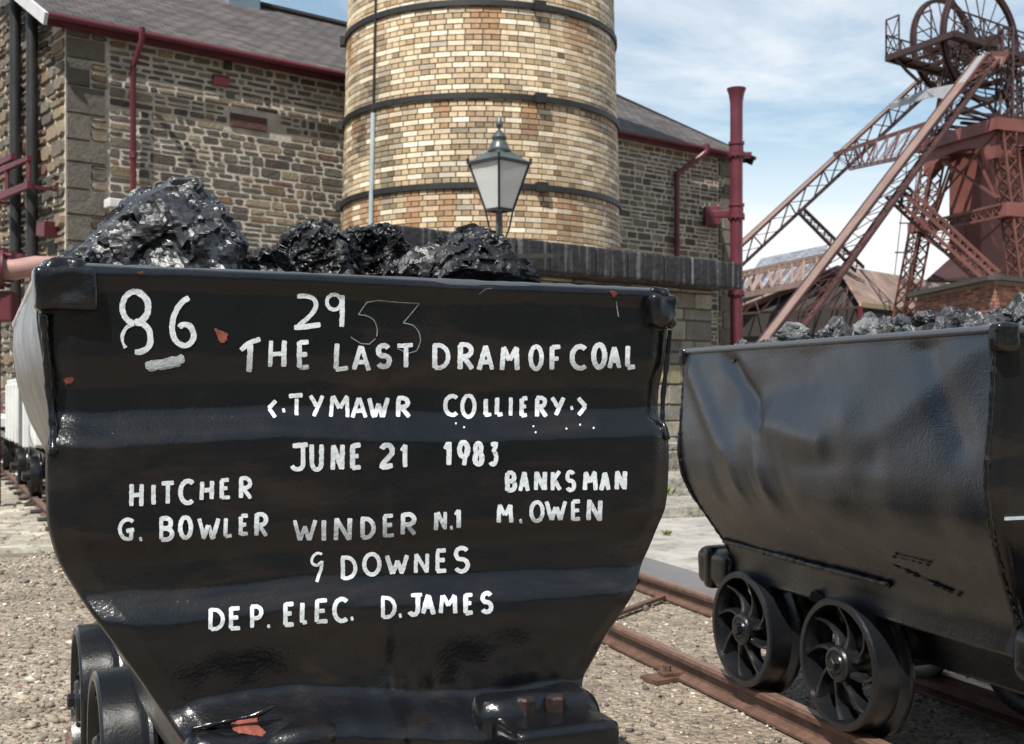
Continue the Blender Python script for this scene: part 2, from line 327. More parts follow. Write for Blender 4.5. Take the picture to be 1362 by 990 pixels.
# ---- pebbles (uncountable)
def pebbles():
    bm = bmesh.new(); bmesh.ops.create_icosphere(bm, subdivisions=1, radius=1.0); bv = np.array([v.co[:] for v in bm.verts]); bf = np.array([[v.index for v in f.verts] for f in bm.faces]); bm.free()
    rs = np.random.RandomState(3); zones = [((-3.6, -0.6, 3.2, 9.0), 17000, 1.0), ((0.1, 2.1, 3.0, 8.6), 12000, 0.75), ((-1.2, 0.6, 3.2, 6.5), 900, 1.0), ((-4, 4, 0.2, 12), 5000, 1.1), ((2.0, 3.6, 2.4, 7), 1600, .9)]
    V = []; F = []; C = []; off = 0
    pal = np.array([(0.28, 0.225, 0.175), (0.20, 0.165, 0.13), (0.38, 0.33, 0.27), (0.17, 0.135, 0.11), (0.28, 0.20, 0.15), (0.52, 0.48, 0.42), (0.10, 0.09, 0.085), (0.20, 0.17, 0.14)])
    for (x0, x1, y0, y1), n, k in zones:
        s = np.exp(rs.normal(math.log(0.0053), 0.55, n)) * k; s = np.clip(s, 0.0025, 0.027)
        x = rs.uniform(x0, x1, n); y = rs.uniform(y0, y1, n)
        sc = s[:, None] * rs.uniform(0.6, 1.4, (n, 3)); sc[:, 2] *= 0.62
        a = rs.uniform(0, 6.28, n); ca, sa = np.cos(a), np.sin(a)
        J = bv[None] * rs.uniform(0.6, 1.35, (n, 12 if len(bv) == 12 else len(bv), 1)) * sc[:, None, :]
        X = J[..., 0] * ca[:, None] - J[..., 1] * sa[:, None] + x[:, None]; Y = J[..., 0] * sa[:, None] + J[..., 1] * ca[:, None] + y[:, None]
        Z = J[..., 2] + (sc[:, 2] * 0.45)[:, None]
        V.append(np.stack([X, Y, Z], -1).reshape(-1, 3)); F.append((bf[None] + (np.arange(n) * len(bv))[:, None, None] + off).reshape(-1, 3)); off += n * len(bv)
        cc = pal[rs.randint(0, len(pal), n)] * rs.uniform(0.75, 1.2, (n, 1)); C.append(np.repeat(cc, len(bf) * 3, axis=0))
    V = np.concatenate(V); F = np.concatenate(F); C = np.concatenate(C)
    me = bpy.data.meshes.new('gravel'); me.vertices.add(len(V)); me.vertices.foreach_set('co', V.ravel().astype(np.float32))
    me.loops.add(F.size); me.loops.foreach_set('vertex_index', F.ravel().astype(np.int32)); me.polygons.add(len(F)); me.polygons.foreach_set('loop_start', (np.arange(len(F)) * 3).astype(np.int32))
    me.update(calc_edges=True)
    ca = me.color_attributes.new('tint', 'FLOAT_COLOR', 'CORNER'); ca.data.foreach_set('color', np.hstack([C, np.ones((len(C), 1))]).astype(np.float32).ravel())
    me.materials.append(M['pebble']); o = bpy.data.objects.new('gravel', me); link(o); tag(o, 'loose grey and buff gravel covering the yard', 'gravel', kind='stuff')
pebbles()
# ---- masonry builder: each rect (u0,u1,v0,v1,colour) becomes a bevelled block proud of the mortar plane
def blocks(mb, rects, fmap, depth=0.03, bev=0.012, jit=0.0, cham=0.0, drand=0.4):
    for (u0, u1, v0, v1, col) in rects:
        mb.col = col; d = depth * rnd.uniform(1 - drand, 1)
        if cham:
            cx = min(cham, (u1 - u0) * 0.3, (v1 - v0) * 0.38)
            q = [(u0 + cx, v0), (u1 - cx, v0), (u1, v0 + cx), (u1, v1 - cx), (u1 - cx, v1), (u0 + cx, v1), (u0, v1 - cx), (u0, v0 + cx)]
        else: q = [(u0, v0), (u1, v0), (u1, v1), (u0, v1)]
        if jit: q = [(a + rnd.uniform(-jit, jit), c + rnd.uniform(-jit, jit) * 0.7) for a, c in q]
        um, vm = (u0 + u1) / 2, (v0 + v1) / 2; n = len(q)
        ku = 1 - bev * 2 / max(u1 - u0, bev * 3); kv = 1 - bev * 2 / max(v1 - v0, bev * 3)
        outer = [fmap(a, c, -0.004) for a, c in q]; inner = [fmap(um + (a - um) * ku, vm + (c - vm) * kv, d + (rnd.uniform(-1, 1) * depth * 0.12 if jit else 0)) for a, c in q]
        mb.add(outer + inner, [tuple(range(n, 2 * n))] + [(i, (i + 1) % n, (i + 1) % n + n, i + n) for i in range(n)])
    mb.col = (1, 1, 1)
STONE = [(0.150, 0.122, 0.092), (0.20, 0.155, 0.105), (0.115, 0.10, 0.082), (0.17, 0.12, 0.075), (0.088, 0.078, 0.066), (0.235, 0.19, 0.135), (0.14, 0.128, 0.10), (0.155, 0.085, 0.06), (0.075, 0.058, 0.046)]
def rubble(U0, U1, V0, V1, hmin=0.075, hmax=0.175, wmin=0.12, wmax=0.46, gap=0.026, skip=None, tone=1.0, w=(5, 4, 5, 3, 4, 2, 4, 1, 2)):
    out = []; v = V0
    while v < V1 - 0.03:
        h = min(rnd.uniform(hmin, hmax), V1 - v); u = U0
        while u < U1 - 0.02:
            wd = min(rnd.uniform(wmin, wmax) * (0.75 + h * 2), U1 - u)
            if U1 - u - wd < 0.08: wd = U1 - u
            def put(a, b_, c_, d_):
                if skip and skip(a, b_, c_, d_): return
                col = rnd.choices(STONE, w)[0]; k = rnd.uniform(0.8, 1.25) * tone
                out.append((a + gap / 2, b_ - gap / 2, c_ + gap / 2 + rnd.uniform(-.006, .006), d_ - gap / 2 + rnd.uniform(-.006, .006), tuple(x * k for x in col)))
            if h > 0.145 and rnd.random() < 0.4:
                k = rnd.uniform(0.4, 0.6); put(u, u + wd, v, v + h * k)
                if rnd.random() < 0.5 and wd > .3: m_ = rnd.uniform(.4, .6); put(u, u + wd * m_, v + h * k, v + h); put(u + wd * m_, u + wd, v + h * k, v + h)
                else: put(u, u + wd, v + h * k, v + h)
            else: put(u, u + wd, v, v + h)
            u += wd
        v += h
    return out
# ================================================================ ENGINE HOUSE
FD = Vector((0.769, 0.639, 0)); FN = Vector((0.639, -0.769, 0))    # along the front, outward normal
P0 = Vector((-0.57, 21.5, 0)); SL, SR = -7.56, 7.10; HE = 6.55; WID = 10.0; RISE = 2.55
eh = empty('engine_house', P0 + FD * SL)
tag(eh, 'long rubble stone engine house with slate roof and maroon gutters behind the chimney', 'building')
def W(p): return p - (P0 + FD * SL)     # world to engine house local
LEN = SR - SL
fmap = lambda u, v, d: FD * u + Vector((0, 0, v)) + FN * d
gmap = lambda u, v, d: -FN * u + Vector((0, 0, v)) - FD * d       # left gable, u runs back
wl = MB()
A = fmap(0, 0, 0); B_ = fmap(LEN, 0, 0); Cc = B_ - FN * WID; D_ = A - FN * WID; up = Vector((0, 0, HE)); rg = Vector((0, 0, HE + RISE))
e0 = (A + D_) / 2 + rg; e1 = (B_ + Cc) / 2 + rg
wl.add([A, B_, Cc, D_, A + up, B_ + up, Cc + up, D_ + up, e0, e1], [(0, 1, 5, 4), (1, 2, 6, 9, 5), (2, 3, 7, 6), (3, 0, 4, 8, 7)])
wl.build('wall', M['mortar'], eh)
def sk(a, b_, c_, d_):
    return not (b_ < 2.52 or a > 3.20 or d_ < 5.37 or c_ > 5.62)
st = MB(); blocks(st, rubble(0.62, LEN - 0.45, 0.0, HE, skip=sk, tone=1.05, gap=.034), fmap, 0.011, 0.007, 0.013, 0.020)
st.build('front_stonework', M['stone'], eh, True, angle=30)
pn = MB(); blocks(pn, [(2.54, 3.18, 5.38, 5.60, (0.105, 0.052, 0.046))], fmap, 0.05, 0.01); pn.build('red_lintel_stone', M['stone'], eh)
st = MB(); blocks(st, rubble(0.02, 6.0, 0.0, HE + 0.9, 0.10, 0.26, 0.18, 0.5, skip=lambda a, b_, c_, d_: d_ > HE + a * 0.5, tone=.95), gmap, 0.07, 0.02, 0.015, 0.05, 0.7)
st.build('gable_stonework', M['stone'], eh, True, angle=30)
q = MB(); q2_ = MB(); v = 0.0; k = 0
while v < HE - 0.05:
    h = min(rnd.uniform(0.30, 0.40), HE - v); wq = 0.56 if k % 2 else 0.34; tone = rnd.uniform(0.75, 1.15); cl = tuple(x * tone for x in (0.125, 0.112, 0.092))
    blocks(q, [(-0.0, wq, v + .008, v + h - .008, cl)], fmap, 0.045, 0.012, 0, 0, 0.2)
    if k % 2 == 0: blocks(q, rubble(wq + .01, 0.61, v, v + h, 0.1, 0.2, 0.2, 0.3), fmap, 0.035, 0.014, .008, .03)
    wr = 0.42 if k % 2 else 0.3; blocks(q2_, [(LEN - wr, LEN, v + .008, v + h - .008, tuple(x * 1.3 for x in cl))], fmap, 0.045, 0.012, 0, 0, 0.2)
    if k % 2 == 0: blocks(q2_, rubble(LEN - .45, LEN - .31, v, v + h, 0.1, 0.2, 0.2, 0.3), fmap, 0.03, 0.014)
    v += h; k += 1
q.build('quoin_stonework', M['stone'], eh); q2_.build('quoin_stonework', M['stone'], eh)
# roof with uv
def roof_quad(name, a, b_, c_, d_, mat, parent, th=0.08):
    a, b_, c_, d_ = map(Vector, (a, b_, c_, d_)); n = (b_ - a).cross(d_ - a).normalized()
    if n.z < 0: n = -n
    me = bpy.data.meshes.new(name); vs = [a, b_, c_, d_] + [p - n * th for p in (a, b_, c_, d_)]
    me.from_pydata(vs, [], [(0, 1, 2, 3), (7, 6, 5, 4), (0, 4, 5, 1), (1, 5, 6, 2), (2, 6, 7, 3), (3, 7, 4, 0)])
    uv = me.uv_layers.new(name='UVMap'); ex = (b_ - a).normalized(); ey = n.cross(ex)
    for l in me.loops:
        p = vs[l.vertex_index] - a; uv.data[l.index].uv = (p.dot(ex), p.dot(ey))
    me.materials.append(mat); bm = bmesh.new(); bm.from_mesh(me); bmesh.ops.recalc_face_normals(bm, faces=bm.faces[:]); bm.to_mesh(me); bm.free()
    o = bpy.data.objects.new(name, me); link(o); o.parent = parent; return o
ov = 0.35; oe = 0.20; slope = RISE / (WID / 2)
def rp(u, back, z): return FD * u - FN * back + Vector((0, 0, z))
rf = roof_quad('roof', rp(-ov, -oe, HE + 0.10 - oe * slope), rp(LEN + ov, -oe, HE + 0.10 - oe * slope), rp(LEN + ov, WID / 2, HE + RISE + 0.10), rp(-ov, WID / 2, HE + RISE + 0.10), M['slate'], eh)
roof_quad('roof', rp(LEN + ov, WID + oe, HE + 0.10 - oe * slope), rp(-ov, WID + oe, HE + 0.10 - oe * slope), rp(-ov, WID / 2, HE + RISE + 0.095), rp(LEN + ov, WID / 2, HE + RISE + 0.095), M['slate'], eh)
rt = MB(); rt.tube([rp(-ov, WID / 2, HE + RISE + .13), rp(LEN + ov, WID / 2, HE + RISE + .13)], 0.09, 8); rt.build('ridge_tile', M['slate'], rf, True)
gt = MB(); zg = HE - 0.10
gt.tube([rp(-ov, -oe - 0.07, zg + .02), rp(LEN + ov + .15, -oe - 0.07, zg + .02)], 0.048, 10)
gt.build('gutter', M['maroon'], eh, True)
fb = MB(); fb.box(rp(LEN / 2, -oe + 0.09, zg - 0.02), (LEN + 2 * ov, 0.03, 0.12), Matrix.Rotation(math.atan2(FD.y, FD.x), 3, 'Z')); fb.build('fascia', M['maroon_dark'], eh)
bb = MB(); bb.bar(rp(-ov - .03, -oe - .12, HE - .16), rp(-ov - .03, WID / 2, HE + RISE + .06), 0.05, 0.17); bb.build('bargeboard', plain('pale_bargeboard', (0.5, 0.5, 0.52), 0.6, .1), eh)
bb = MB(); bb.bar(rp(LEN + ov + .03, -oe - .12, HE - .16), rp(LEN + ov + .03, WID / 2, HE + RISE + .06), 0.05, 0.2); bb.build('bargeboard', M['black_iron'], eh)
def fx(px, d=0.1):   # distance along the front of pixel column px
    tt = (px - 681) / FPX; a = P0 + FN * d
    s_ = (tt * a.y - a.x) / (FD.x - tt * FD.y); return s_ - SL
dp = MB(); u1 = fx(176); dp.tube([fmap(u1, 0.0, 0.13), fmap(u1, HE - .55, 0.13), fmap(u1, HE - .25, 0.45), fmap(u1, HE - .05, .47)], 0.045, 10)
for z in (1.2, 3.0, 4.7): dp.tube([fmap(u1, z - .05, .13), fmap(u1, z + .05, .13)], 0.058, 10)
dp.build('downpipe', M['maroon'], eh, True)
dp = MB(); ub, ut = fx(899), fx(923); dp.tube([fmap(ub, 0.0, 0.13), fmap(ub, HE - .75, 0.13), fmap(ub + .06, HE - .66, 0.14), fmap(ut - .08, HE - .28, 0.4), fmap(ut, HE - .2, .46), fmap(ut, HE - .05, .47)], 0.06, 10)
for z in (2.2, 3.3, 4.4, HE - .72): dp.tube([fmap(ub, z - .05, .13), fmap(ub, z + .05, .13)], 0.078, 10)
dp.build('downpipe', M['maroon'], eh, True)
vt = MB(); uc = 0
vc = rp(5.09, WID / 2 - 0.1, HE + RISE + 0.35); Rz = Matrix.Rotation(math.atan2(FD.y, FD.x), 3, 'Z')
vt.bbox(vc, (.72, 0.7, 1.1), 0.03, Rz); vt.build('roof_vent', M['lead'], eh)
# pipe bracket, small fittings on the front
bx = MB(); bx.box(fmap(fx(296), 6.06, 0.04), (0.26, 0.06, 0.16), Rz); bx.build('wall_opening', M['maroon_dark'], eh); bx = MB(); bx.box(fmap(fx(306), 6.36, 0.03), (0.12, 0.05, 0.2), Rz); bx.build('wall_opening', M['black_iron'], eh)
# gable side fittings: two black stacks, maroon staging
for (uu, r, z0, nm) in ((0.98, 0.085, 3.05, 'black_stack'), (1.78, 0.085, 2.3, 'black_stack')):
    s_ = MB(); s_.tube([gmap(uu, z0, 0.16), gmap(uu, HE + uu * .5 - .1, 0.16)], r, 14); s_.tube([gmap(uu, z0, .16), gmap(uu, z0 + .12, .16)], r * 1.25, 14); s_.build(nm, M['black_iron'], eh, True)
sg = MB()
for (ua, ub_, z, w_) in ((0.15, 2.0, 4.14, .05), (0.9, 2.75, 4.66, .045), (0.15, 1.95, 4.52, .035)): sg.bar(gmap(ua, z, 0.45), gmap(ub_, z + .02, 0.45), 0.07, w_ * 2)
for ua in (1.2, 1.9, .2): sg.bar(gmap(ua, 4.12, .45), gmap(ua, 4.54, .45), .05)
for ua in (.2, 1.9): sg.bar(gmap(ua, 4.12, .0), gmap(ua, 4.12, .48), .05)
sg.bar(gmap(.25, 3.55, .12), gmap(.6, 3.6, .12), .2, .22)
sg.build('staging_bracket', M['maroon_dark'], eh)
fl_ = MB(); lp = fmap(fx(150), 3.93, 0.25); fl_.bbox(lp, (0.3, 0.22, 0.13), 0.02, Rz); fl_.build('floodlight', plain('pale_floodlight', (.6, .6, .6), .5), eh)
fl_ = MB(); fl_.bar(lp - FN * .25 + Vector((-.1, 0, -.15)), lp + Vector((.12, 0, -.15)), .06); fl_.build('floodlight_arm', M['maroon_dark'], eh)
# ================================================================ CHIMNEY
CH = Vector((-0.476, 18.0, 0)); 
def crad(z): return 2.12 - 0.0265 * (z - 3.78)
ch = empty('chimney', CH); tag(ch, 'round buff brick chimney stack with black iron bands', 'chimney')
mb = MB(); mb.lathe([(crad(z), z) for z in (0, 3, 6, 9, 12, 16)] + [(1.3, 16), (1.3, 15)], 96); mb.build('shaft', M['mortar_dark'], ch, True)
br = MB(); row = 0; z = 2.7
PAL = [(0.76, 0.65, 0.49), (0.70, 0.58, 0.42), (0.82, 0.73, 0.58), (0.60, 0.47, 0.32)]
PALH = [(0.56, 0.43, 0.27), (0.48, 0.35, 0.20), (0.64, 0.51, 0.34), (0.58, 0.44, 0.28), (0.36, 0.26, 0.15)]
while z < 9.6:
    R = crad(z); head = (row % 2 == 0); n = int(2 * math.pi * R / (0.122 if head else 0.240)); off = rnd.random() * .1 + row * 0.0
    for k in range(n):
        a0 = 2 * math.pi * (k + off) / n; a1 = a0 + 2 * math.pi / n; g_ = 0.006 / R
        am = (a0 + a1) / 2; x = math.cos(am) * 2; y = math.sin(am) * 2
        if head: col = rnd.choice(PALH)
        else: col = rnd.choice(PAL)
        n1_ = noise.noise(Vector((x * 1.3, y * 1.3, z * 1.0))); n2_ = noise.noise(Vector((x * 3.1 + 9, y * 3.1, z * 2.6)))
        kk = 1.0 - 0.6 * max(0, n1_ * 1.5 + (0.30 if z > 6.3 else 0.0)) - 0.5 * max(0, n2_)
        if not head and rnd.random() < 0.25: kk = max(kk, .95)
        if rnd.random() < 0.03: kk *= 0.5
        kk = max(0.22, kk) * rnd.uniform(0.85, 1.12)
        # rust runs under the bands
        rb = 0
        for zb, ln in ((3.98, 1.1), (5.22, 0.6), (6.5, 0.7)):
            if 0 < zb - z < ln: rb = max(rb, (1 - (zb - z) / ln) * max(0, noise.noise(Vector((am * 9, zb, 1))) * 2.4 + (0.45 if zb < 4.2 else -.05)))
        rb = min(0.75, rb); col = tuple(c_ * kk * (1 - rb) + r_ * rb for c_, r_ in zip(col, (0.31, 0.14, 0.05)))
        br.col = col; zz0, zz1 = z + 0.004, z + 0.0715; aa0, aa1 = a0 + g_, a1 - g_; b2 = 0.004; ba = b2 / R; pr_ = 0.012 * rnd.uniform(0.7, 1.1)
        mid = [] if head else [(aa0 + aa1) / 2]
        o_ = [(aa0, zz0), (aa1, zz0), (aa1, zz1), (aa0, zz1)]; i_ = [(aa0 + ba, zz0 + b2), (aa1 - ba, zz0 + b2), (aa1 - ba, zz1 - b2), (aa0 + ba, zz1 - b2)]
        vs = [((R - .003) * math.cos(a), (R - .003) * math.sin(a), q_) for a, q_ in o_] + [((R + pr_) * math.cos(a), (R + pr_) * math.sin(a), q_) for a, q_ in i_]
        br.add(vs, [(4, 5, 6, 7), (0, 1, 5, 4), (1, 2, 6, 5), (2, 3, 7, 6), (3, 0, 4, 7)])
    z += 0.0755; row += 1
br.build('brickwork', M['firebrick'], ch)
for zb in (4.02, 5.25, 6.53, 7.8, 9.1):
    R = crad(zb); r_ = MB(); r_.lathe([(R - .01, zb - .04), (R + .045, zb - .04), (R + .045, zb + .04), (R - .01, zb + .04)], 96)
    for a in (180 + 8, 270 + 24):
        a = math.radians(a); r_.box(((R + .06) * math.cos(a), (R + .06) * math.sin(a), zb), (0.10, 0.16, 0.13), Matrix.Rotation(a, 3, 'Z'))
    r_.build('iron_band', M['black_iron'], ch, True)
aL = math.radians(270 - 44.5)
def cp(a, z, d=0.04): return Vector(((crad(z) + d) * math.cos(a), (crad(z) + d) * math.sin(a), z))
l_ = MB(); l_.tube([cp(aL, 2.8), cp(aL, 5.15)], 0.034, 8); l_.build('conduit', M['conduit'], ch, True)
l_ = MB(); l_.tube([cp(aL, 5.15), cp(aL, 9.5)], 0.016, 8); l_.build('lightning_conductor', M['black_iron'], ch, True)
# ---- chimney plinth
pl = empty('stone_plinth', (0, 0, 0)); tag(pl, 'square ashlar chimney base with soot-black coping', 'stone base')
mo = -11.75
def ppx(px, off=0): tt = (px - 681) / FPX; Y = (mo + off) / (tt * FN.x + FN.y); return Vector((tt * Y, Y, 0))
Q0 = ppx(503); Q1 = ppx(946); PL = (Q1 - Q0).length; pl.location = Q0
pm = lambda u, v, d: FD * u + Vector((0, 0, v)) + FN * d
wb = MB(); wb.prism([pm(0, 0, 0), pm(PL, 0, 0), pm(PL, 0, -5.2), pm(0, 0, -5.2)], (0, 0, 2.78)); wb.build('core', M['mortar_dark'], pl)
AS = [(0.34, 0.31, 0.25), (0.28, 0.255, 0.21), (0.40, 0.36, 0.28), (0.20, 0.185, 0.16), (0.33, 0.29, 0.17), (0.14, 0.13, 0.115)]
rc = []; v = 0.0
while v < 2.74:
    h = min(rnd.choice([0.18, 0.24, 0.30]), 2.76 - v); u = 0
    while u < PL - .02:
        wd = min(rnd.uniform(.3, .75), PL - u)
        if PL - u - wd < .2: wd = PL - u
        c_ = rnd.choice(AS); k_ = rnd.uniform(.8, 1.15); rc.append((u + .006, u + wd - .006, v + .006, v + h - .006, tuple(x * k_ for x in c_))); u += wd
    v += h
ab = MB(); blocks(ab, rc, pm, .03, .014, .004, .02); ab.build('ashlar_facing', M['ashlar'], pl, True, angle=30)
cpb = MB(); u = -.25
while u < PL + .2:
    wd = min(rnd.uniform(.5, .9), PL + .25 - u); cpb.bbox(pm(u + wd / 2, 2.965, -2.5), (wd - .012, 5.8, 0.39 + rnd.uniform(-.015, .015)), .03, Matrix.Rotation(math.atan2(FD.y, FD.x), 3, 'Z')); u += wd
cpb.build('coping', M['coping'], pl, True)
ft = MB(); Rp = Matrix.Rotation(math.atan2(FD.y, FD.x), 3, 'Z')
ft.bbox(pm(PL / 2, .42, .18), (PL + .4, .35, .10), .015, Rp); ft.bbox(pm(PL / 2, .18, .20), (PL + .4, .4, .36), .02, Rp); ft.build('footing', M['kerb'], pl, True)
# ================================================================ TALL MAROON PIPE
PP = at(979.5, 525, 25.2); PP.z = 0
vp = empty('vent_pipe', PP); tag(vp, 'tall maroon cast iron vent pipe with flared top', 'pipe')
zt = 1.17 + (525 - 118) / FPX * 25.2; r = .135
s_ = MB(); s_.lathe([(r, 0), (r, zt - .5), (r * 1.03, zt - .3), (r * 1.25, zt - .12), (r * 1.5, zt - .03), (r * 1.55, zt), (r * 1.35, zt), (r * .9, zt - .15), (r * .9, zt - .5)], 24); s_.build('pipe', M['maroon'], vp, True)
for py in (199, 281, 383):
    z = 1.17 + (525 - py) / FPX * 25.2; s_ = MB(); s_.lathe([(r, z - .16), (r * 1.35, z - .16), (r * 1.35, z - .10), (r * 1.12, z - .09), (r * 1.12, z + .1), (r * 1.28, z + .1), (r * 1.28, z + .16), (r, z + .17)], 24)
    for k in range(10): a = k * math.tau / 10; s_.tube([(r * 1.22 * math.cos(a), r * 1.22 * math.sin(a), z - .2), (r * 1.22 * math.cos(a), r * 1.22 * math.sin(a), z - .06)], .018, 6)
    s_.build('flange', M['maroon'], vp, True)
s_ = MB(); zz = 1.17 + (525 - 286) / FPX * 25.2; s_.bbox((-.5, .15, zz), (.34, .2, .42), .02); s_.bbox((-.3, .1, zz + .03), (.4, .12, .16), .02); s_.build('wall_bracket', M['maroon'], vp, True)
s_ = MB(); s_.bbox((.22, .05, zt - 1.42), (.22, .16, .1), .02); s_.build('bracket', M['maroon'], vp, True)
# ================================================================ STREET LAMP
lm = empty('street_lamp', (at(664, 525, 10).x, 10, 0), math.radians(45)); tag(lm, 'old glazed lantern on a post in front of the chimney', 'street lamp')
zb = 1.17 + (525 - 280) / FPX * 10; zc = 1.17 + (525 - 218) / FPX * 10; hb, ht = .083, .183
s_ = MB(); s_.lathe([(.13, 0), (.13, .35), (.07, .45), (.055, 1.2), (.045, zb - .42), (.085, zb - .40), (.085, zb - .34), (.035, zb - .3), (.028, zb - .02)], 20); s_.build('post', M['grey_iron'], lm, True)
s_ = MB(); s_.bar((-.34, .34, zb - .39), (.05, -.05, zb - .39), .035); s_.bar((-.05, .05, zb - .39), (.34, -.34, zb - .39), .035); s_.build('ladder_bar', M['black_iron'], lm)
s_ = MB()
for i, j in ((1, 1), (1, -1), (-1, -1), (-1, 1)): s_.tube([(i * .02, j * .02, zb - .3), (i * .06, j * .06, zb - .16), (i * hb, j * hb, zb)], .009, 6); 
s_.build('cradle', M['black_iron'], lm, True)
cn = [(1, 1), (1, -1), (-1, -1), (-1, 1)]
for k in range(4):
    (i, j), (p, q_) = cn[k], cn[(k + 1) % 4]
    s_ = MB(); s_.prism([(i * hb, j * hb, zb), (p * hb, q_ * hb, zb), (p * ht, q_ * ht, zc), (i * ht, j * ht, zc)], Vector((-(i + p) / 2 * .004, -(j + q_) / 2 * .004, 0))); s_.build('glass_pane', M['glass'], lm)
s_ = MB()
for k in range(4):
    (i, j), (p, q_) = cn[k], cn[(k + 1) % 4]; s_.bar((i * hb, j * hb, zb), (i * ht, j * ht, zc), .02); s_.bar((i * hb, j * hb, zb), (p * hb, q_ * hb, zb), .022); s_.bar((i * ht, j * ht, zc), (p * ht, q_ * ht, zc), .026)
    s_.tube([(i * ht * 1.03, j * ht * 1.03, zc - .005), (i * ht * 1.05, j * ht * 1.05, zc + .045)], .013, 8)
s_.build('lantern_frame', M['black_iron'], lm)
s_ = MB(); tp = .07; zr = 1.17 + (525 - 201) / FPX * 10
e = ht * 1.06; s_.add([(i * e, j * e, zc + .008) for i, j in cn] + [(i * .12, j * .12, zc + .065) for i, j in cn] + [(i * tp, j * tp, zr) for i, j in cn], [(k, (k + 1) % 4, (k + 1) % 4 + 4, k + 4) for k in range(4)] + [(k + 4, (k + 1) % 4 + 4, (k + 1) % 4 + 8, k + 8) for k in range(4)] + [(3, 2, 1, 0), (8, 9, 10, 11)])
s_.build('lantern_roof', M['grey_iron'], lm)
s_ = MB(); s_.lathe([(.098, zr - .01), (.10, zr + .01), (.085, zr + .03), (.08, zr + .05), (.068, zr + .075), (.055, zr + .085), (.062, zr + .10), (.066, zr + .115), (.05, zr + .14), (.03, zr + .165), (.012, zr + .18), (.012, zr + .195), (.026, zr + .21), (.031, zr + .23), (.022, zr + .26), (.008, zr + .29), (.002, zr + .315)], 20); s_.build('finial', M['grey_iron'], lm, True)
s_ = MB(); s_.tube([(0, 0, zb), (0, 0, zc - .1)], .012, 8); s_.tube([(0, 0, zc - .12), (0, 0, zc - .03)], .03, 10); s_.build('burner', M['conduit'], lm, True)
# ================================================================ PAVING, STEPS
th = math.radians(19.57); RU = Vector((-math.sin(th), math.cos(th), 0)); RW = Vector((math.cos(th), math.sin(th), 0))
def tk(w, u, z=0): return RW * w + RU * u + Vector((0, 0, z))
fl = MB(); u = 5.6
while u < 13.4:
    w = 3.35; h = rnd.uniform(.5, .8)
    while w < 8.0:
        ww = rnd.uniform(.6, 1.1); fl.bbox(tk(w + ww / 2, u + h / 2, .02), (ww - .015, h - .015, .05 + rnd.uniform(0, .006)), .008, Matrix.Rotation(th, 3, 'Z')); w += ww
    u += h
tag(fl.build('flagstone_paving', M['flag']), kind='structure')
sl = MB(); sl.bbox(tk(3.15 + .12, 7.1, .03), (.40, 3.6, .10), .01, Matrix.Rotation(th, 3, 'Z')); tag(sl.build('grey_slab', M['slab']), 'smooth grey slab laid along the far rail between the tubs', 'slab')
for k, (Y0, hh, lab) in enumerate(((10.6, .10, 'lower rough stone step between the two coal tubs'), (12.2, .24, 'upper rough stone step nearer the chimney base'))):
    s_ = MB(); x = 1.0 + k * .35; 
    while x < 4.2:
        ww = rnd.uniform(.7, 1.1); s_.bbox((x + ww / 2, Y0 + .5 + (x - 1.0) * .30, hh / 2 + .03), (ww - .01, 1.0, hh + .05), .02, Matrix.Rotation(.29, 3, 'Z')); x += ww
    tag(s_.build('stone_step', M['kerb'], None, True, angle=50), lab, 'step', 'rough stone steps before the chimney base')
# setts on the left
sm = MB(); rects = []
y = 0.0
while y < 12:
    x = rnd.uniform(-.1, 0)
    while x < 5.6:
        w_ = rnd.uniform(.18, .28); k_ = rnd.uniform(.75, 1.15); c_ = rnd.choice([(0.33, 0.29, 0.24), (0.28, 0.26, 0.22), (0.38, 0.34, 0.28), (.25, .22, .17)])
        rects.append((x + .012, x + w_ - .012, y + .01, y + .12 - .01, tuple(q_ * k_ for q_ in c_))); x += w_
    y += .12
blocks(sm, rects, lambda u, v, d: Vector((-8.6, 7.35, 0.004)) + Matrix.Rotation(math.radians(14), 3, 'Z') @ Vector((u, v, d)), .02, .012, .006, .02)
o = sm.build('cobble_paving', M['sett'], None, True, angle=30); tag(o, kind='structure')
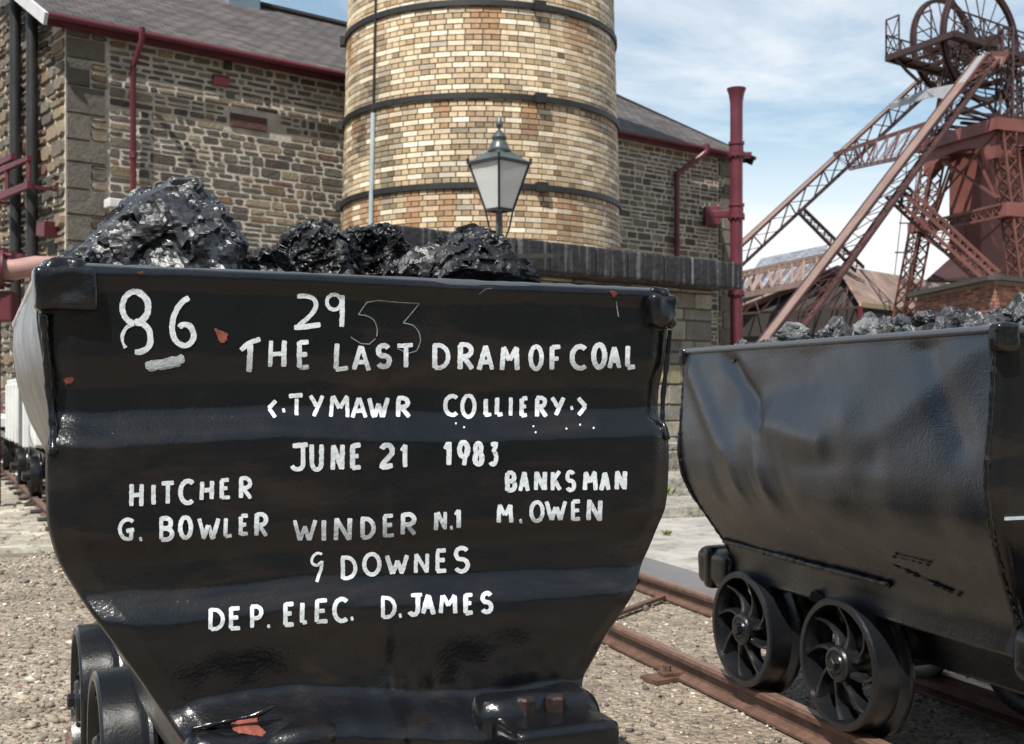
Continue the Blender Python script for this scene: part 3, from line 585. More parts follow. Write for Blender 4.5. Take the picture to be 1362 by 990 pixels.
# ================================================================ RAILS
def rail(name, pts, label, group='rusty rails of the narrow gauge tracks', plates=(), chairs=()):
    rt_ = empty(name, (0, 0, 0)); tag(rt_, label, 'rail', group)
    prof = [(-.046, .008), (.046, .008), (.046, .018), (.010, .030), (.007, .068), (.026, .076), (.028, .094), (.020, .100), (-.020, .100), (-.028, .094), (-.026, .076), (-.007, .068), (-.010, .030), (-.046, .018)]
    vs = []; fs = []; n = len(prof); m = len(pts); mb = MB()
    for i, p in enumerate(pts):
        d = (Vector(pts[min(i + 1, m - 1)]) - Vector(pts[max(i - 1, 0)])).normalized(); x = Vector((d.y, -d.x, 0))
        for a, b_ in prof: vs.append(Vector(p) + x * a + Vector((0, 0, b_)))
    for i in range(m - 1):
        for k in range(n): a = i * n + k; b_ = i * n + (k + 1) % n; fs.append((a, b_, b_ + n, a + n))
    fs += [tuple(range(n)), tuple(range((m - 1) * n, m * n))]
    mb.add(vs, fs); mb.build('rail_bar', M['rust'], rt_, True, angle=25)
    hm = MB()
    for i in range(m - 1):
        a, b_ = Vector(pts[i]), Vector(pts[i + 1]); d = (b_ - a).normalized(); x = Vector((d.y, -d.x, 0))
        hm.add([a - x * .019 + Vector((0, 0, .1015)), a + x * .019 + Vector((0, 0, .1015)), b_ + x * .019 + Vector((0, 0, .1015)), b_ - x * .019 + Vector((0, 0, .1015))], [(0, 1, 2, 3)])
    hm.build('running_surface', M['rust_top'], rt_)
    for c_ in plates:
        f = MB(); c_ = Vector(c_); Rm = Matrix.Rotation(th, 3, 'Z')
        f.bbox(c_ - RW * .022 + Vector((0, 0, .048)), (.014, .46, .040), .004, Rm)
        pt = f.build('fishplate', M['rust'], rt_); b2 = MB()
        for k in (-.16, -.055, .055, .16): b2.tube([c_ - RW * .028 + RU * k + Vector((0, 0, .048)), c_ - RW * .05 + RU * k + Vector((0, 0, .048))], .016, 6)
        b2.build('bolt', M['rust'], pt)
    for c_ in chairs:
        f = MB(); c_ = Vector(c_); f.bbox(c_ - RW * .10 + Vector((0, 0, .012)), (.16, .11, .02), .004, Matrix.Rotation(th + .2, 3, 'Z')); f.bbox(c_ - RW * .07 + Vector((0, 0, .03)), (.09, .06, .016), .004, Matrix.Rotation(th, 3, 'Z'))
        pt = f.build('rail_chair', M['rust'], rt_); b2 = MB(); b2.tube([c_ - RW * .085 + Vector((0, 0, .03)), c_ - RW * .085 + Vector((0, 0, .062))], .016, 6); b2.build('bolt', M['rust'], pt)
    return rt_
rail('rail', [tk(2.27, u) for u in (-3, 0, 3, 4.5, 6, 9, 12)], 'near rusty rail the right tub wheels stand on', chairs=[tk(2.28, 4.28), tk(2.28, 6.6)])
rail('rail', [tk(3.06, u) for u in (-3, 0, 3, 6, 9, 12)], 'far rusty rail with a bolted joint beside the grey slab', plates=[tk(3.06, 6.55)])
tf = math.radians(24.5); FU = Vector((-math.sin(tf), math.cos(tf), 0)); FW = Vector((math.cos(tf), math.sin(tf), 0))
def fk(w, u, z=0): return FW * w + FU * u + Vector((0, 0, z))
for wv, lb in ((.27, 'left rail of the short track under the lettered tub'), (1.09, 'right rail of the short track under the lettered tub')):
    rail('rail', [fk(wv, u) for u in (-2, 0, 2, 3.95)], lb)
WO = Vector((-4.57, 11.36, 0)); WU = Vector((-.4505, .8928, 0)).normalized(); WX = Vector((WU.y, -WU.x, 0)); TH_W = math.atan2(-WU.x, WU.y)
def wk(x, u): return WO + WX * x + WU * u
for x_, lb in ((0, 'left rail under the white dram and flat wagon'), (.82, 'right rail under the white dram and flat wagon')): rail('rail', [wk(x_, u) for u in (-2.2, 0, 4, 8, 12, 16)], lb)
for i in range(14):
    s_ = MB(); s_.bbox(wk(.41, -1.6 + i * .8) + Vector((0, 0, .02)), (1.05, .16, .05), .01, Matrix.Rotation(TH_W, 3, 'Z')); tag(s_.build('sleeper', M['black_iron']), 'dark sleeper under the rails of the white dram', 'sleeper', 'dark sleepers of the left track')
tb = MB(); tb.bar(tk(2.33, 5.35, .03), tk(3.0, 5.9, .03), .035, .02); tag(tb.build('tie_bar', M['rust']), 'thin rusty tie bar lying between the rails', 'tie bar')
# weeds
def weed(p, s, label):
    w_ = MB()
    for k in range(26):
        a = rnd.uniform(0, 6.28); l = s * rnd.uniform(.5, 1); q0 = Vector(p) + Vector((rnd.uniform(-s, s) * .4, rnd.uniform(-s, s) * .4, 0)); d = Vector((math.cos(a) * .7, math.sin(a) * .7, rnd.uniform(.4, 1.2))).normalized() * l; n_ = Vector((-math.sin(a), math.cos(a), 0)) * l * .22
        w_.add([q0, q0 + d * .5 + n_, q0 + d, q0 + d * .5 - n_], [(0, 1, 2, 3)])
    tag(w_.build('weed', M['leaf']), label, 'weed', 'weeds in the yard')
weed((1.24, 9.3, .05), .06, 'small green weed at the foot of the lower stone step'); weed((1.55, 11.9, .15), .18, 'leafy green weed growing behind the stone steps')
weed(tk(2.05, 4.05), .018, 'tiny weed in the gravel beside the near rail'); weed(tk(2.62, 4.8), .016, 'tiny weed between the two rails of the right track')
# ================================================================ HEADFRAME
def hat(px, py, Y): return at(px, py, Y) - HB
HB = Vector((22, 54, 0))
hf = empty('headframe', HB); tag(hf, 'tall red lattice steel pit headframe with two winding wheels', 'headframe')
def truss(name, c0, c1, n, ch=0.10, lace=0.06, plate=(), mat='head_red', pmat='head_pale', parent=None, skip=()):
    c0 = [Vector(p) for p in c0]; c1 = [Vector(p) for p in c1]; mb = MB()
    for a, b_ in zip(c0, c1): mb.bar(a, b_, ch)
    N = len(c0)
    for k in range(N if N > 2 else 1):
        j = (k + 1) % N
        if k in plate or k in skip: continue
        for i in range(n):
            t0, t1 = i / n, (i + 1) / n
            a0 = c0[k].lerp(c1[k], t0); a1 = c0[k].lerp(c1[k], t1); b0 = c0[j].lerp(c1[j], t0); b1 = c0[j].lerp(c1[j], t1)
            mb.bar(a0, b1, lace, lace * .4); mb.bar(b0, a1, lace, lace * .4)
            if i % 2 == 0: mb.bar(a0, b0, lace, lace * .4)
    o = mb.build(name, M[mat], parent)
    for k in plate:
        j = (k + 1) % N; p = MB(); nn = (c0[j] - c0[k]).cross(c1[k] - c0[k]).normalized(); e = (c0[j] - c0[k]).normalized() * ch * .25
        p.prism([c0[k] - e, c0[j] + e, c1[j] + e, c1[k] - e], nn * .03); pp = p.build('cover_plate', M[pmat if k == plate[0] else 'head_red'], o)
    return o
def ext(a, b_, z=0.0):   # extend a->b down to height z
    a = Vector(a); b_ = Vector(b_); zz = a.z - z; t_ = zz / (a.z - b_.z); return a + (b_ - a) * t_
# raking legs: corners TL, TR (top plate), BR, BL
def leg(tops, bots, n, name):
    lows = [ext(a, b_) for a, b_ in zip(tops, bots)]
    return truss(name, lows, tops, n, .10, .085, plate=(0, 2), parent=hf, skip=(3,), mat='head_dark')
legB = leg([hat(1272, 112, 52.2), hat(1287, 109, 51.4), hat(1318, 91, 51.4), hat(1309, 93, 52.2)],
    [hat(1019, 441, 46.8), hat(1032, 441, 46.0), hat(1071, 436, 46.0), hat(1062, 436, 46.8)], 21, 'raking_leg')
legB2 = truss('raking_leg_head', [hat(1272, 112, 52.2), hat(1287, 109, 51.4), hat(1318, 91, 51.4), hat(1309, 93, 52.2)], [hat(1300, 76, 53.2), hat(1314, 72, 52.4), hat(1340, 68, 52.4), hat(1330, 70, 53.2)], 3, .13, .09, plate=(0,), parent=hf, pmat='grey_plate')
legA = leg([hat(1217, 110, 63.2), hat(1224, 107, 62.6), hat(1226, 132, 62.6), hat(1219, 136, 63.2)],
    [hat(985, 322, 58), hat(991, 324, 57.4), hat(991, 350, 57.4), hat(985, 354, 58)], 20, 'raking_leg')
truss('raking_leg_head', [hat(1217, 110, 63.2), hat(1224, 107, 62.6), hat(1226, 132, 62.6), hat(1219, 136, 63.2)], [hat(1262, 72, 62.5), hat(1269, 70, 62), hat(1270, 88, 62), hat(1263, 92, 62.5)], 4, .13, .09, plate=(0,), parent=hf)
# gusset tie plate between the legs (grey), braces
p = MB(); 
p.prism([hat(1183, 138, 61.5), hat(1232, 119, 56.8), hat(1274, 111, 52.3), hat(1258, 132, 52.1), hat(1246, 129, 53.8), hat(1238, 130, 55.4), hat(1184, 146, 61.4)], (0, .12, .02)); p.build('tie_plate', M['grey_plate'], hf)
truss('cross_brace', [hat(1109, 204, 59.6), hat(1109, 207, 59.6), hat(1130, 226, 59.4), hat(1130, 223, 59.4)], [hat(1232, 163, 51.6), hat(1232, 166, 51.6), hat(1192, 213, 51), hat(1192, 210, 51)], 8, .08, .05, parent=hf, skip=(0, 2))
truss('cross_brace', [hat(980, 364, 57.2), hat(980, 369, 57), hat(980, 397, 56.6), hat(980, 393, 56.8)], [hat(1106, 337, 48.3), hat(1106, 342, 48.2), hat(1083, 376, 47.6), hat(1083, 372, 47.7)], 8, .13, .08, parent=hf, mat='head_pale')
truss('diagonal_brace', [hat(1062, 284, 58.6), hat(1070, 280, 58.6), hat(1070, 278, 58), hat(1062, 282, 58)], [hat(1138, 362, 60), hat(1149, 357, 60), hat(1149, 355, 59.4), hat(1138, 360, 59.4)], 9, .09, .06, parent=hf, mat='head_dark')
o = truss('inner_strut', [hat(1178, 262, 50), hat(1195, 248, 50), hat(1204, 246, 49.4), hat(1188, 262, 49.4)], [hat(1296, 372, 47.2), hat(1318, 366, 47.2), hat(1330, 363, 46.6), hat(1308, 372, 46.6)], 13, .11, .07, parent=hf)
p = MB(); p.bar(hat(1196, 252, 49.2), hat(1322, 368, 46.4), .16, .1); p.build('strut_flange', M['head_red'], hf)
# platform
zp = 17.9; Np = Vector((20.5, 54, zp)) - HB; Lp = Vector((18.62, 58.0, zp)) - HB; Rp_ = Vector((27.4, 59.2, zp)) - HB; Fp = Lp + Rp_ - Np
pf = MB(); 
for a, b_ in ((Np, Lp), (Np, Rp_), (Lp, Fp), (Rp_, Fp)): pf.bar(a, b_, .16, .28)
def lr(s_, t_): return Np + (Lp - Np) * s_ + (Rp_ - Np) * t_
for (s0, s1, t0, t1) in ((0, .16, 0, 1), (.84, 1, 0, 1), (.16, .84, 0, .07), (.44, .56, .07, 1)):
    pf.prism([lr(s0, t0), lr(s1, t0), lr(s1, t1), lr(s0, t1)], (0, 0, .06))
for k in range(7): pf.bar(lr(0, k / 6), lr(1, k / 6), .1, .16)
pf.build('platform', M['head_dark'], hf)
rl = MB()
def railing(mb, a, b_, n, h=1.15, x=True):
    u_ = Vector((0, 0, h))
    for i in range(n + 1): q_ = a.lerp(b_, i / n); mb.bar(q_, q_ + u_, .07)
    mb.bar(a + u_, b_ + u_, .07); mb.bar(a + u_ * .5, b_ + u_ * .5, .05)
    if x:
        for i in range(n): mb.bar(a.lerp(b_, i / n), a.lerp(b_, (i + 1) / n) + u_, .04); mb.bar(a.lerp(b_, (i + 1) / n), a.lerp(b_, i / n) + u_, .04)
railing(rl, Np, Rp_, 7); railing(rl, Lp, Fp, 7); railing(rl, Lp, lr(.8, 0), 1, 1.9); railing(rl, lr(.62, .05), lr(.4, .05), 1, 1.7, False); railing(rl, Rp_, Fp, 3)
rl.build('railing', M['head_dark'], hf)
pb = MB()
for a, b_ in ((lr(.9, .02), hat(1221, 108, 62)), (lr(.1, .2), hat(1312, 82, 57)), (lr(0, .9), lr(.3, .6) - Vector((0, 0, 3.2)))):
    m_ = (a + b_) / 2 + Vector((.3, 0, -.35)); pb.tube([a, a.lerp(m_, .6) + Vector((.05, 0, -.1)), m_, b_], .09, 6)
pb.build('platform_bracket', M['head_dark'], hf, True)
# sheave wheels
def sheave(px, py, Y, R, ang):
    root = MB(); n = 56; R0 = R - .16
    prof = [(R, -.16), (R, -.08), (R - .12, -.04), (R - .12, .04), (R, .08), (R, .16), (R0 - .06, .10), (R0 - .06, -.10), (R, -.16)]
    root.lathe(prof, n, 'X'); o = root.build('winding_wheel', M['head_dark'], hf, True); o.location = hat(px, py, Y); o.rotation_euler = (0, 0, ang)
    sp = MB()
    for k in range(18):
        a = k * math.tau / 18; s_ = .16 if k % 2 else -.16
        sp.tube([(s_, .24 * math.cos(a), .24 * math.sin(a)), (0, (R0 - .02) * math.cos(a), (R0 - .02) * math.sin(a))], .033, 5)
    sp.build('spokes', M['head_dark'], o)
    h = MB(); h.lathe([(0, -.35), (.26, -.35), (.30, -.2), (.30, .2), (.26, .35), (0, .35)], 20, 'X'); h.tube([(-.9, 0, 0), (.9, 0, 0)], .12, 10); h.build('hub', M['head_dark'], o, True)
    bl = MB(); bl.box((-.8, 0, -.2), (.35, .9, .5)); bl.box((.8, 0, -.2), (.35, .9, .5)); bl.build('bearing_block', M['head_dark'], o)
aw = -math.radians(58)
sheave(1304, 57, 56.6, 2.85, aw); sheave(1255, 62, 61.5, 2.5, aw)
p = MB(); p.prism([hat(1318, 68, 52.1), hat(1342, 70, 51.6), hat(1334, 88, 51.6), hat(1322, 90, 52.1)], (0, .1, 0)); p.build('head_gusset', M['head_red'], hf)
# head of tower above the girder
K = Vector((21.64, 52, 0)) - HB; V1 = Vector((-1.64, 4.5, 0)); V2 = Vector((5.6, 2.05, 0))
def kp(s_, t_, z): return K + V1 * s_ + V2 * t_ + Vector((0, 0, z))
for (s_, t_) in ((0, 0), (1, 0), (0, 1), (1, 1)):
    c0 = [kp(.5 + (s_ - .5) * .9, .5 + (t_ - .5) * .8, 13.4) + Vector((i * .3, j * .3, 0)) for i, j in cn]; c1 = [kp(.5 + (s_ - .5) * .7, .5 + (t_ - .5) * .6, 17.9) + Vector((i * .22, j * .22, 0)) for i, j in cn]
    truss('upper_post', c0, c1, 6, .08, .06, parent=hf, mat='head_dark')
hb = MB()
for z in (14.6, 16.2):
    for a, b_ in (((.1, .15), (.9, .15)), ((.1, .15), (.1, .85)), ((.9, .15), (.9, .85)), ((.1, .85), (.9, .85))): hb.bar(kp(*a, z), kp(*b_, z), .10); hb.bar(kp(*a, z), kp(*b_, z + 1.6), .06); hb.bar(kp(*b_, z), kp(*a, z + 1.6), .06)
for i in range(7): hb.bar(kp(i / 6, -.1, 13.6), kp(i / 6, 1.1, 13.6), .14)
for i in range(9): hb.bar(kp(rnd.random(), rnd.random(), 13.6), kp(rnd.random(), rnd.random(), 14.9), .12)
hb.build('upper_bracing', M['head_dark'], hf)
hr_ = MB(); railing(hr_, kp(-.25, 0, 13.5), kp(-.25, 1.3, 13.5), 6, 1.1, False); hr_.build('railing', M['head_dark'], hf)
# arched plate girders
def girder(P, Q, nrm, name):
    mb = MB(); n = 18; top = 12.95
    def low(s_):
        if s_ < .13 or s_ > .87: return 11.75
        c_ = (s_ - .5) / .37; return 11.95 + .95 * math.sqrt(max(0, 1 - c_ ** 2)) * .62
    for i in range(n):
        s0, s1 = i / n, (i + 1) / n
        a, b_ = P.lerp(Q, s0), P.lerp(Q, s1); Z = lambda p_, z: Vector((p_.x, p_.y, z))
        mb.prism([Z(a, low(s0 + 1e-4)), Z(b_, low(s1 - 1e-4)), Z(b_, top), Z(a, top)], nrm * .05)
    o = mb.build(name, M['girder_red'], hf)
    m2 = MB(); e = (Q - P).normalized() * .35; m2.bar(P - e + nrm * .12 + Vector((0, 0, 13.2 - P.z)), Q + e + nrm * .12 + Vector((0, 0, 13.2 - P.z)), .36, .55); m2.build('girder_beam', M['girder_red'], o); return o
n1v = Vector((-.94, -.34, 0)); n2v = Vector((.34, -.94, 0))
girder(kp(0, 0, 0), kp(1, 0, 0), n1v, 'arched_girder'); girder(kp(0, 0, 0), kp(0, 1, 0), n2v, 'arched_girder'); girder(kp(1, 0, 0), kp(1, 1, 0), -n2v, 'arched_girder'); girder(kp(0, 1, 0), kp(1, 1, 0), -n1v, 'arched_girder')
def tleg(ptop, pbot, name='tower_leg'):
    a, b_ = Vector(ptop), Vector(pbot); lo = ext(a, b_); N_ = 20
    ax = (V1.normalized() * .36, V2.normalized() * .36)
    c0 = [lo + ax[0] * i + ax[1] * j for i, j in cn]; c1 = [a + ax[0] * i + ax[1] * j for i, j in cn]
    truss(name, c0, c1, N_, .10, .075, parent=hf)
t1, b1 = hat(1334, 172, 52.3), hat(1357, 365, 52.3); t2_, b2_ = hat(1240, 222, 56.5), hat(1213, 365, 56.5)
tleg(t1, b1); tleg(t2_, b2_); tleg(t1 + V2, b1 + V2 + Vector((1, 0, 0))); tleg(t2_ + V2, b2_ + V2 + Vector((1, .5, 0)))
nb = MB(); nb.bbox(hat(1341, 281, 52.2), (.95, .95, .62), .03, Matrix.Rotation(.35, 3, 'Z')); nb.build('node_box', M['girder_red'], hf)
nb = MB(); nb.bbox(hat(1226, 303, 56.2), (.95, .95, .48), .03, Matrix.Rotation(.35, 3, 'Z')); nb.build('node_box', M['girder_red'], hf)
truss('lattice_girder', [hat(1232, 296, 56.2), hat(1232, 309, 56.2), hat(1234, 309, 55.6), hat(1234, 296, 55.6)], [hat(1330, 272, 52.4), hat(1330, 288, 52.4), hat(1332, 288, 51.9), hat(1332, 272, 51.9)], 9, .11, .075, parent=hf)
db = MB()
for a, b_, w_ in (((1232, 200, 56.6), (1328, 264, 52.2), .16), ((1323, 178, 52), (1238, 276, 56.6), .10), ((1240, 300, 56), (1264, 230, 53.5), .12), ((1298, 206, 53.4), (1327, 268, 52.4), .14), ((1222, 310, 56.4), (1262, 340, 54), .12), ((1340, 290, 52.2), (1292, 332, 55), .10), ((1243, 280, 56.4), (1262, 222, 54.5), .1)): db.bar(hat(*a), hat(*b_), w_, w_ * .6)
db.build('wind_brace', M['head_red'], hf)
# plated shaft casing
cs = MB(); c1_, c2_, c3_ = hat(1264, 525, 57.2), hat(1304, 525, 55.6), hat(1392, 525, 58.6)
for q_ in (c1_, c2_, c3_): q_.z = 2.2
c4_ = c1_ + c3_ - c2_; cs.prism([c1_, c2_, c3_, c4_], (0, 0, 10.7))
cas = cs.build('shaft_casing', M['casing'], hf)
sm_ = MB(); 
for a, b_ in ((c1_, c2_), (c2_, c3_)):
    n_ = (b_ - a).cross(Vector((0, 0, 1))).normalized()
    for k in (1,): q_ = a.lerp(b_, .5) + n_ * .012; sm_.bar(q_, q_ + Vector((0, 0, 10.6)), .10, .015, up=n_)
    for z in (2.5, 5, 7.5): sm_.bar(a + n_ * .02 + Vector((0, 0, z)), b_ + n_ * .02 + Vector((0, 0, z)), .02, .1)
for q_ in (c1_, c2_, c3_): sm_.bar(q_, q_ + Vector((0, 0, 10.65)), .07, .07)
sm_.build('seam', M['casing'], cas)
hd = MB(); hd.prism([hat(1232, 372, 50), hat(1262, 345, 52), hat(1290, 334, 53), hat(1330, 366, 50), hat(1330, 376, 50)], (1.2, 3.2, .2)); hd.build('casing_hood', M['head_dark'], hf)
ld = MB()
for x_ in (1207, 1213): ld.bar(hat(x_ + 19, 180, 55.2), hat(x_ - 4, 366, 55.2), .04)
ld.build('guide_rope', M['head_dark'], hf)
sg = MB(); sg.bar(hat(1208, 205, 54), hat(1190, 366, 54), .035); sg.bar(hat(1196, 297, 54), hat(1214, 297, 54), .06); sg.bar(hat(1190, 336, 54), hat(1212, 336, 54), .06); sg.build('stay_rope', M['head_dark'], hf)
# ================================================================ SHEDS AND BRICK BUILDING BY THE HEADFRAME
sh = empty('open_shed', (0, 0, 0)); tag(sh, 'low open-gabled shed with faded brown sheet roof under the headframe', 'shed')
Ap = at(1114, 353, 60); Er = at(1144, 402, 57); El = at(968, 421, 62); El.z = Er.z
bk = at(1262, 374, 70) - Ap; bk.z = 0; bk = bk.normalized() * 15
roof_quad('roof', Er, Er + bk, Ap + bk, Ap, M['tin'], sh, .10); roof_quad('roof', El, El + bk, Ap + bk + Vector((0, 0, .01)), Ap + Vector((0, 0, .01)), M['tin'], sh, .10)
s_ = MB(); dn = bk.normalized() * .05
for z in (0,): s_.bar(El - Vector((0, 0, .25)) + dn, Er - Vector((0, 0, .25)) + dn, .12)
for k in range(1, 8):
    f = k / 8; q_ = El.lerp(Er, f) - Vector((0, 0, .25)); top = (El.lerp(Ap, f * 2) if f <= .5 else Ap.lerp(Er, f * 2 - 1)) - Vector((0, 0, .12)); s_.bar(q_ + dn, top + dn, .07)
    q2 = El.lerp(Er, min(1, f + .125)) - Vector((0, 0, .25)); s_.bar(top + dn, q2 + dn, .06)
s_.bar(El - Vector((0, 0, .1)) + dn, Ap - Vector((0, 0, .1)) + dn, .1); s_.bar(Ap - Vector((0, 0, .1)) + dn, Er - Vector((0, 0, .1)) + dn, .1)
s_.build('roof_truss', M['head_dark'], sh)
s_ = MB(); dz_ = Vector((0, 0, .16)); s_.prism([El + bk * .06 - dz_, Er + bk * .06 - dz_, Ap + bk * .06 - dz_ * 1.3], bk.normalized() * .05); s_.prism([Vector((q_.x, q_.y, 0)) for q_ in (El + bk * .06, Er + bk * .06, Er + bk * .07, El + bk * .07)], (0, 0, Er.z - .17)); s_.build('gable_shade_sheet', plain('dark_interior_shade', (.028, .022, .02), .85), sh)  # dark sheet added behind the truss for the shade inside the shed
s_ = MB()
for q_ in (El, Er, El + bk, Er + bk): s_.bar(q_ - Vector((0, 0, .2)), Vector((q_.x, q_.y, 0)), .2)
s_.build('post', M['maroon_dark'], sh)
s_ = MB(); s_.prism([El + bk * .9, Er + bk * .9, Ap + bk * .9], bk.normalized() * .1); s_.prism([Vector((q_.x, q_.y, 0)) for q_ in (El + bk * .9, Er + bk * .9, Er + bk * .95, El + bk * .95)], (0, 0, Er.z - .1)); s_.prism([Vector((q_.x, q_.y, 0)) for q_ in (Er + bk * .02, Er + bk * .89, Er + bk * .89 - Vector((.1, 0, 0)), Er + bk * .02 - Vector((.1, 0, 0)))], (0, 0, Er.z - .1)); s_.build('wall', plain('dark_boarding', (.03, .022, .02), .8), sh)
s_ = MB(); s_.bar(Er + Vector((0, 0, -.12)), Er + bk + Vector((0, 0, -.12)), .1, .24); s_.build('fascia', plain('bleached_fascia', (.42, .33, .22), .8), sh)
gs = empty('slate_roofed_store', (0, 0, 0)); tag(gs, 'stone store with pale blue slate roof behind the raking legs', 'building')
a_, b_, c_, d_ = at(985, 385, 82), at(1085, 372, 77), at(1100, 326, 82), at(1012, 344, 88)
roof_quad('roof', a_, b_, c_, d_, M['slate_blue'], gs, .1); bo = Vector((1.3, 5.5, 0)); a2, b2v = a_ + bo * 1.3, b_ + bo * 1.3; roof_quad('roof', a2, b2v, c_ + Vector((0, 0, .01)), d_ + Vector((0, 0, .01)), M['slate_blue'], gs, .1)
s_ = MB(); s_.prism([Vector((q_.x, q_.y, 0)) for q_ in (a_.lerp(b_, .03), a_.lerp(b_, .97), b2v.lerp(a2, .03), a2.lerp(b2v, .03))], (0, 0, min(a_.z, b_.z) - .12)); s_.build('wall', M['stone'], gs)
mr_ = empty('mossy_roofed_shed', (0, 0, 0)); tag(mr_, 'low shed with yellow-green mossy roof left of the brick building', 'shed')
a_, b_, c_, d_ = at(1170, 364, 31), at(1262, 374, 31), at(1262, 398, 28), at(1224, 396, 28)
a_ = at(1172, 363, 80); b_ = at(1268, 378, 76); c_ = at(1262, 410, 70); d_ = at(1226, 412, 71)
roof_quad('roof', d_, c_, b_, a_, M['tin_green'], mr_, .1); s_ = MB(); s_.prism([Vector((q_.x, q_.y + .2, 0)) for q_ in (d_, c_, b_, a_)], (0, 0, d_.z - .2)); s_.build('wall', M['mortar_red'], mr_)
bb_ = empty('brick_building', (0, 0, 0)); tag(bb_, 'red brick flat topped building with stone coping below the headframe', 'building')
BK = at(1323, 525, 25); BK.z = 0; BL = at(1219, 525, 29.2); BL.z = 0; BR = at(1430, 525, 27.0); BR.z = 0; bh = 3.62
s_ = MB(); s_.prism([BL, BK, BR, BR + BL - BK], (0, 0, bh)); s_.build('wall_core', M['mortar_red'], bb_)
for (a, b_, nm) in ((BL, BK, 'left_brickwork'), (BK, BR, 'right_brickwork')):
    d = (b_ - a); Ln = d.length; d = d.normalized(); n_ = d.cross(Vector((0, 0, 1))).normalized(); rc = []; z = 1.6; r_ = 0
    while z < bh - .07:
        u = -.11 if r_ % 2 else 0
        while u < Ln - .02:
            c_ = rnd.choice([(0.30, 0.11, 0.07), (0.36, 0.15, 0.09), (0.24, 0.085, 0.06), (0.40, 0.20, 0.13), (0.17, 0.08, 0.065)]); k_ = rnd.uniform(.8, 1.2); a0 = max(u, 0)
            if min(u + .228, Ln) - a0 > .05: rc.append((a0 + .004, min(u + .228, Ln) - .002, z + .004, z + .068, tuple(q_ * k_ for q_ in c_)))
            u += .228
        z += .075; r_ += 1
    m_ = MB(); blocks(m_, rc, lambda u, v, dd: a + d * u + Vector((0, 0, v)) + n_ * dd, .009, .003); m_.build(nm, M['redbrick'], bb_)
s_ = MB()
for a, b_ in ((BL, BK), (BK, BR)):
    d = (b_ - a).normalized(); s_.bar(a - d * .1 + Vector((0, 0, bh + .05)), b_ + d * .1 + Vector((0, 0, bh + .05)), .4, .1 if a is BL else .103)
s_.build('coping', plain('dark_coping', (.06, .055, .05), .8), bb_)
# ================================================================ LEFT EDGE: pipework, post, railing
vpz = at(0, 362, 12).z
pv = empty('valve_pipework', at(4, 525, 12) - Vector((0, 0, EYE))); pv.location.z = 0; tag(pv, 'fat faded maroon pipe with bolted valve flanges behind the lettered tub', 'pipework')
r0 = .105; s_ = MB(); z_ = vpz + .02
s_.tube([(0, -.05, z_), (.12, -.02, z_ + .0), (.3, .08, z_ + .05), (.62, .3, z_ + .06), (1.3, .8, z_ + .06), (1.5, .95, z_ - .1), (1.55, 1.0, 0)], r0, 18); s_.build('elbow_pipe', plain('faded_pink_pipe', (.33, .19, .165), .55, .2, 4, .002, 20), pv, True)
s_ = MB(); s_.tube([(.02, -.03, z_), (-.06, -.06, z_)], .2, 20); s_.tube([(-.12, -.08, z_), (-.17, -.1, z_)], .2, 20); s_.tube([(-.6, -.3, z_ - .02), (0, -.04, z_)], .12, 14); s_.build('flange', M['maroon_dark'], pv, True)
s_ = MB()
for k in range(10): a = k * math.tau / 10; s_.tube([(-.22, -.12 + math.cos(a) * .165, z_ + .165 * math.sin(a)), (.06, 0 + math.cos(a) * .165, z_ + .165 * math.sin(a))], .02, 6)
s_.build('bolt', M['maroon'], pv)
s_ = MB(); s_.tube([(-.1, .12, z_ + .1), (-.1, .12, z_ + .24)], .09, 14); s_.tube([(.0, .16, z_ + .1), (.0, .16, z_ + .22)], .045, 10); s_.tube([(.1, .2, z_ + .08), (.1, .2, z_ + .19)], .045, 10); s_.build('valve_cap', M['maroon'], pv, True)
s_ = MB(); s_.bbox((-.05, 0, z_ - .38), (.36, .2, .32), .03); s_.bbox((-.12, 0, (z_ - .5) / 2), (.14, .14, z_ - .5), .01); s_.build('pipe_stand', M['maroon_dark'], pv)
rg_ = empty('hand_railing', at(-14, 525, 17) - Vector((0, 0, EYE))); rg_.location.z = 0; tag(rg_, 'low maroon hand railing at the left edge beyond the white drams', 'railing')
s_ = MB(); 
for z in (.72, .98, 1.25): s_.tube([(-1.2, .8, z), (.55, 0, z)], .022, 8)
for k in (0, .33, .66, 1.0): s_.tube([(-1.2 + 1.75 * k, .8 - .8 * k, 0), (-1.2 + 1.75 * k, .8 - .8 * k, 1.27)], .028, 8)
s_.build('rails_and_posts', M['maroon'], rg_, True)
ps = MB(); a0 = at(-2, 260, 19.2); ps.bar(Vector((a0.x - .1, 19.2, 0)), at(22, -60, 19.2), .28, .2); tag(ps.build('steel_post', M['maroon_dark']), 'leaning dark maroon steel post at the far left edge', 'post')
# ================================================================ COAL TUBS
TH_F = math.radians(24.5); O_F = fk(.681, 2.02); TH_R = th; O_R = tk(2.66, 2.29)
def fl_loc(px, py, off=0.0):   # pixel -> (x, z) on the near face of the lettered tub
    t_ = (px - 681) / FPX; Y = (2.02 + off) / (t_ * FU.x + FU.y); X = t_ * Y
    return (X * FW.x + Y * FW.y - .681, EYE - (py - HOR) / FPX * Y)
PROF_F = [(.597, 1.385), (.597, 1.31), (.588, 1.235), (.584, 1.165), (.579, 1.13), (.587, 1.09), (.587, 1.03), (.585, .962), (.569, .90), (.533, .836), (.485, .764), (.436, .687), (.394, .62), (.368, .575), (.362, .50)]
PROF_R = [(.592, 1.338), (.597, 1.25), (.606, 1.12), (.618, 1.0), (.618, .93), (.600, .86), (.560, .79), (.505, .72), (.455, .655), (.415, .60), (.395, .55), (.39, .48)]
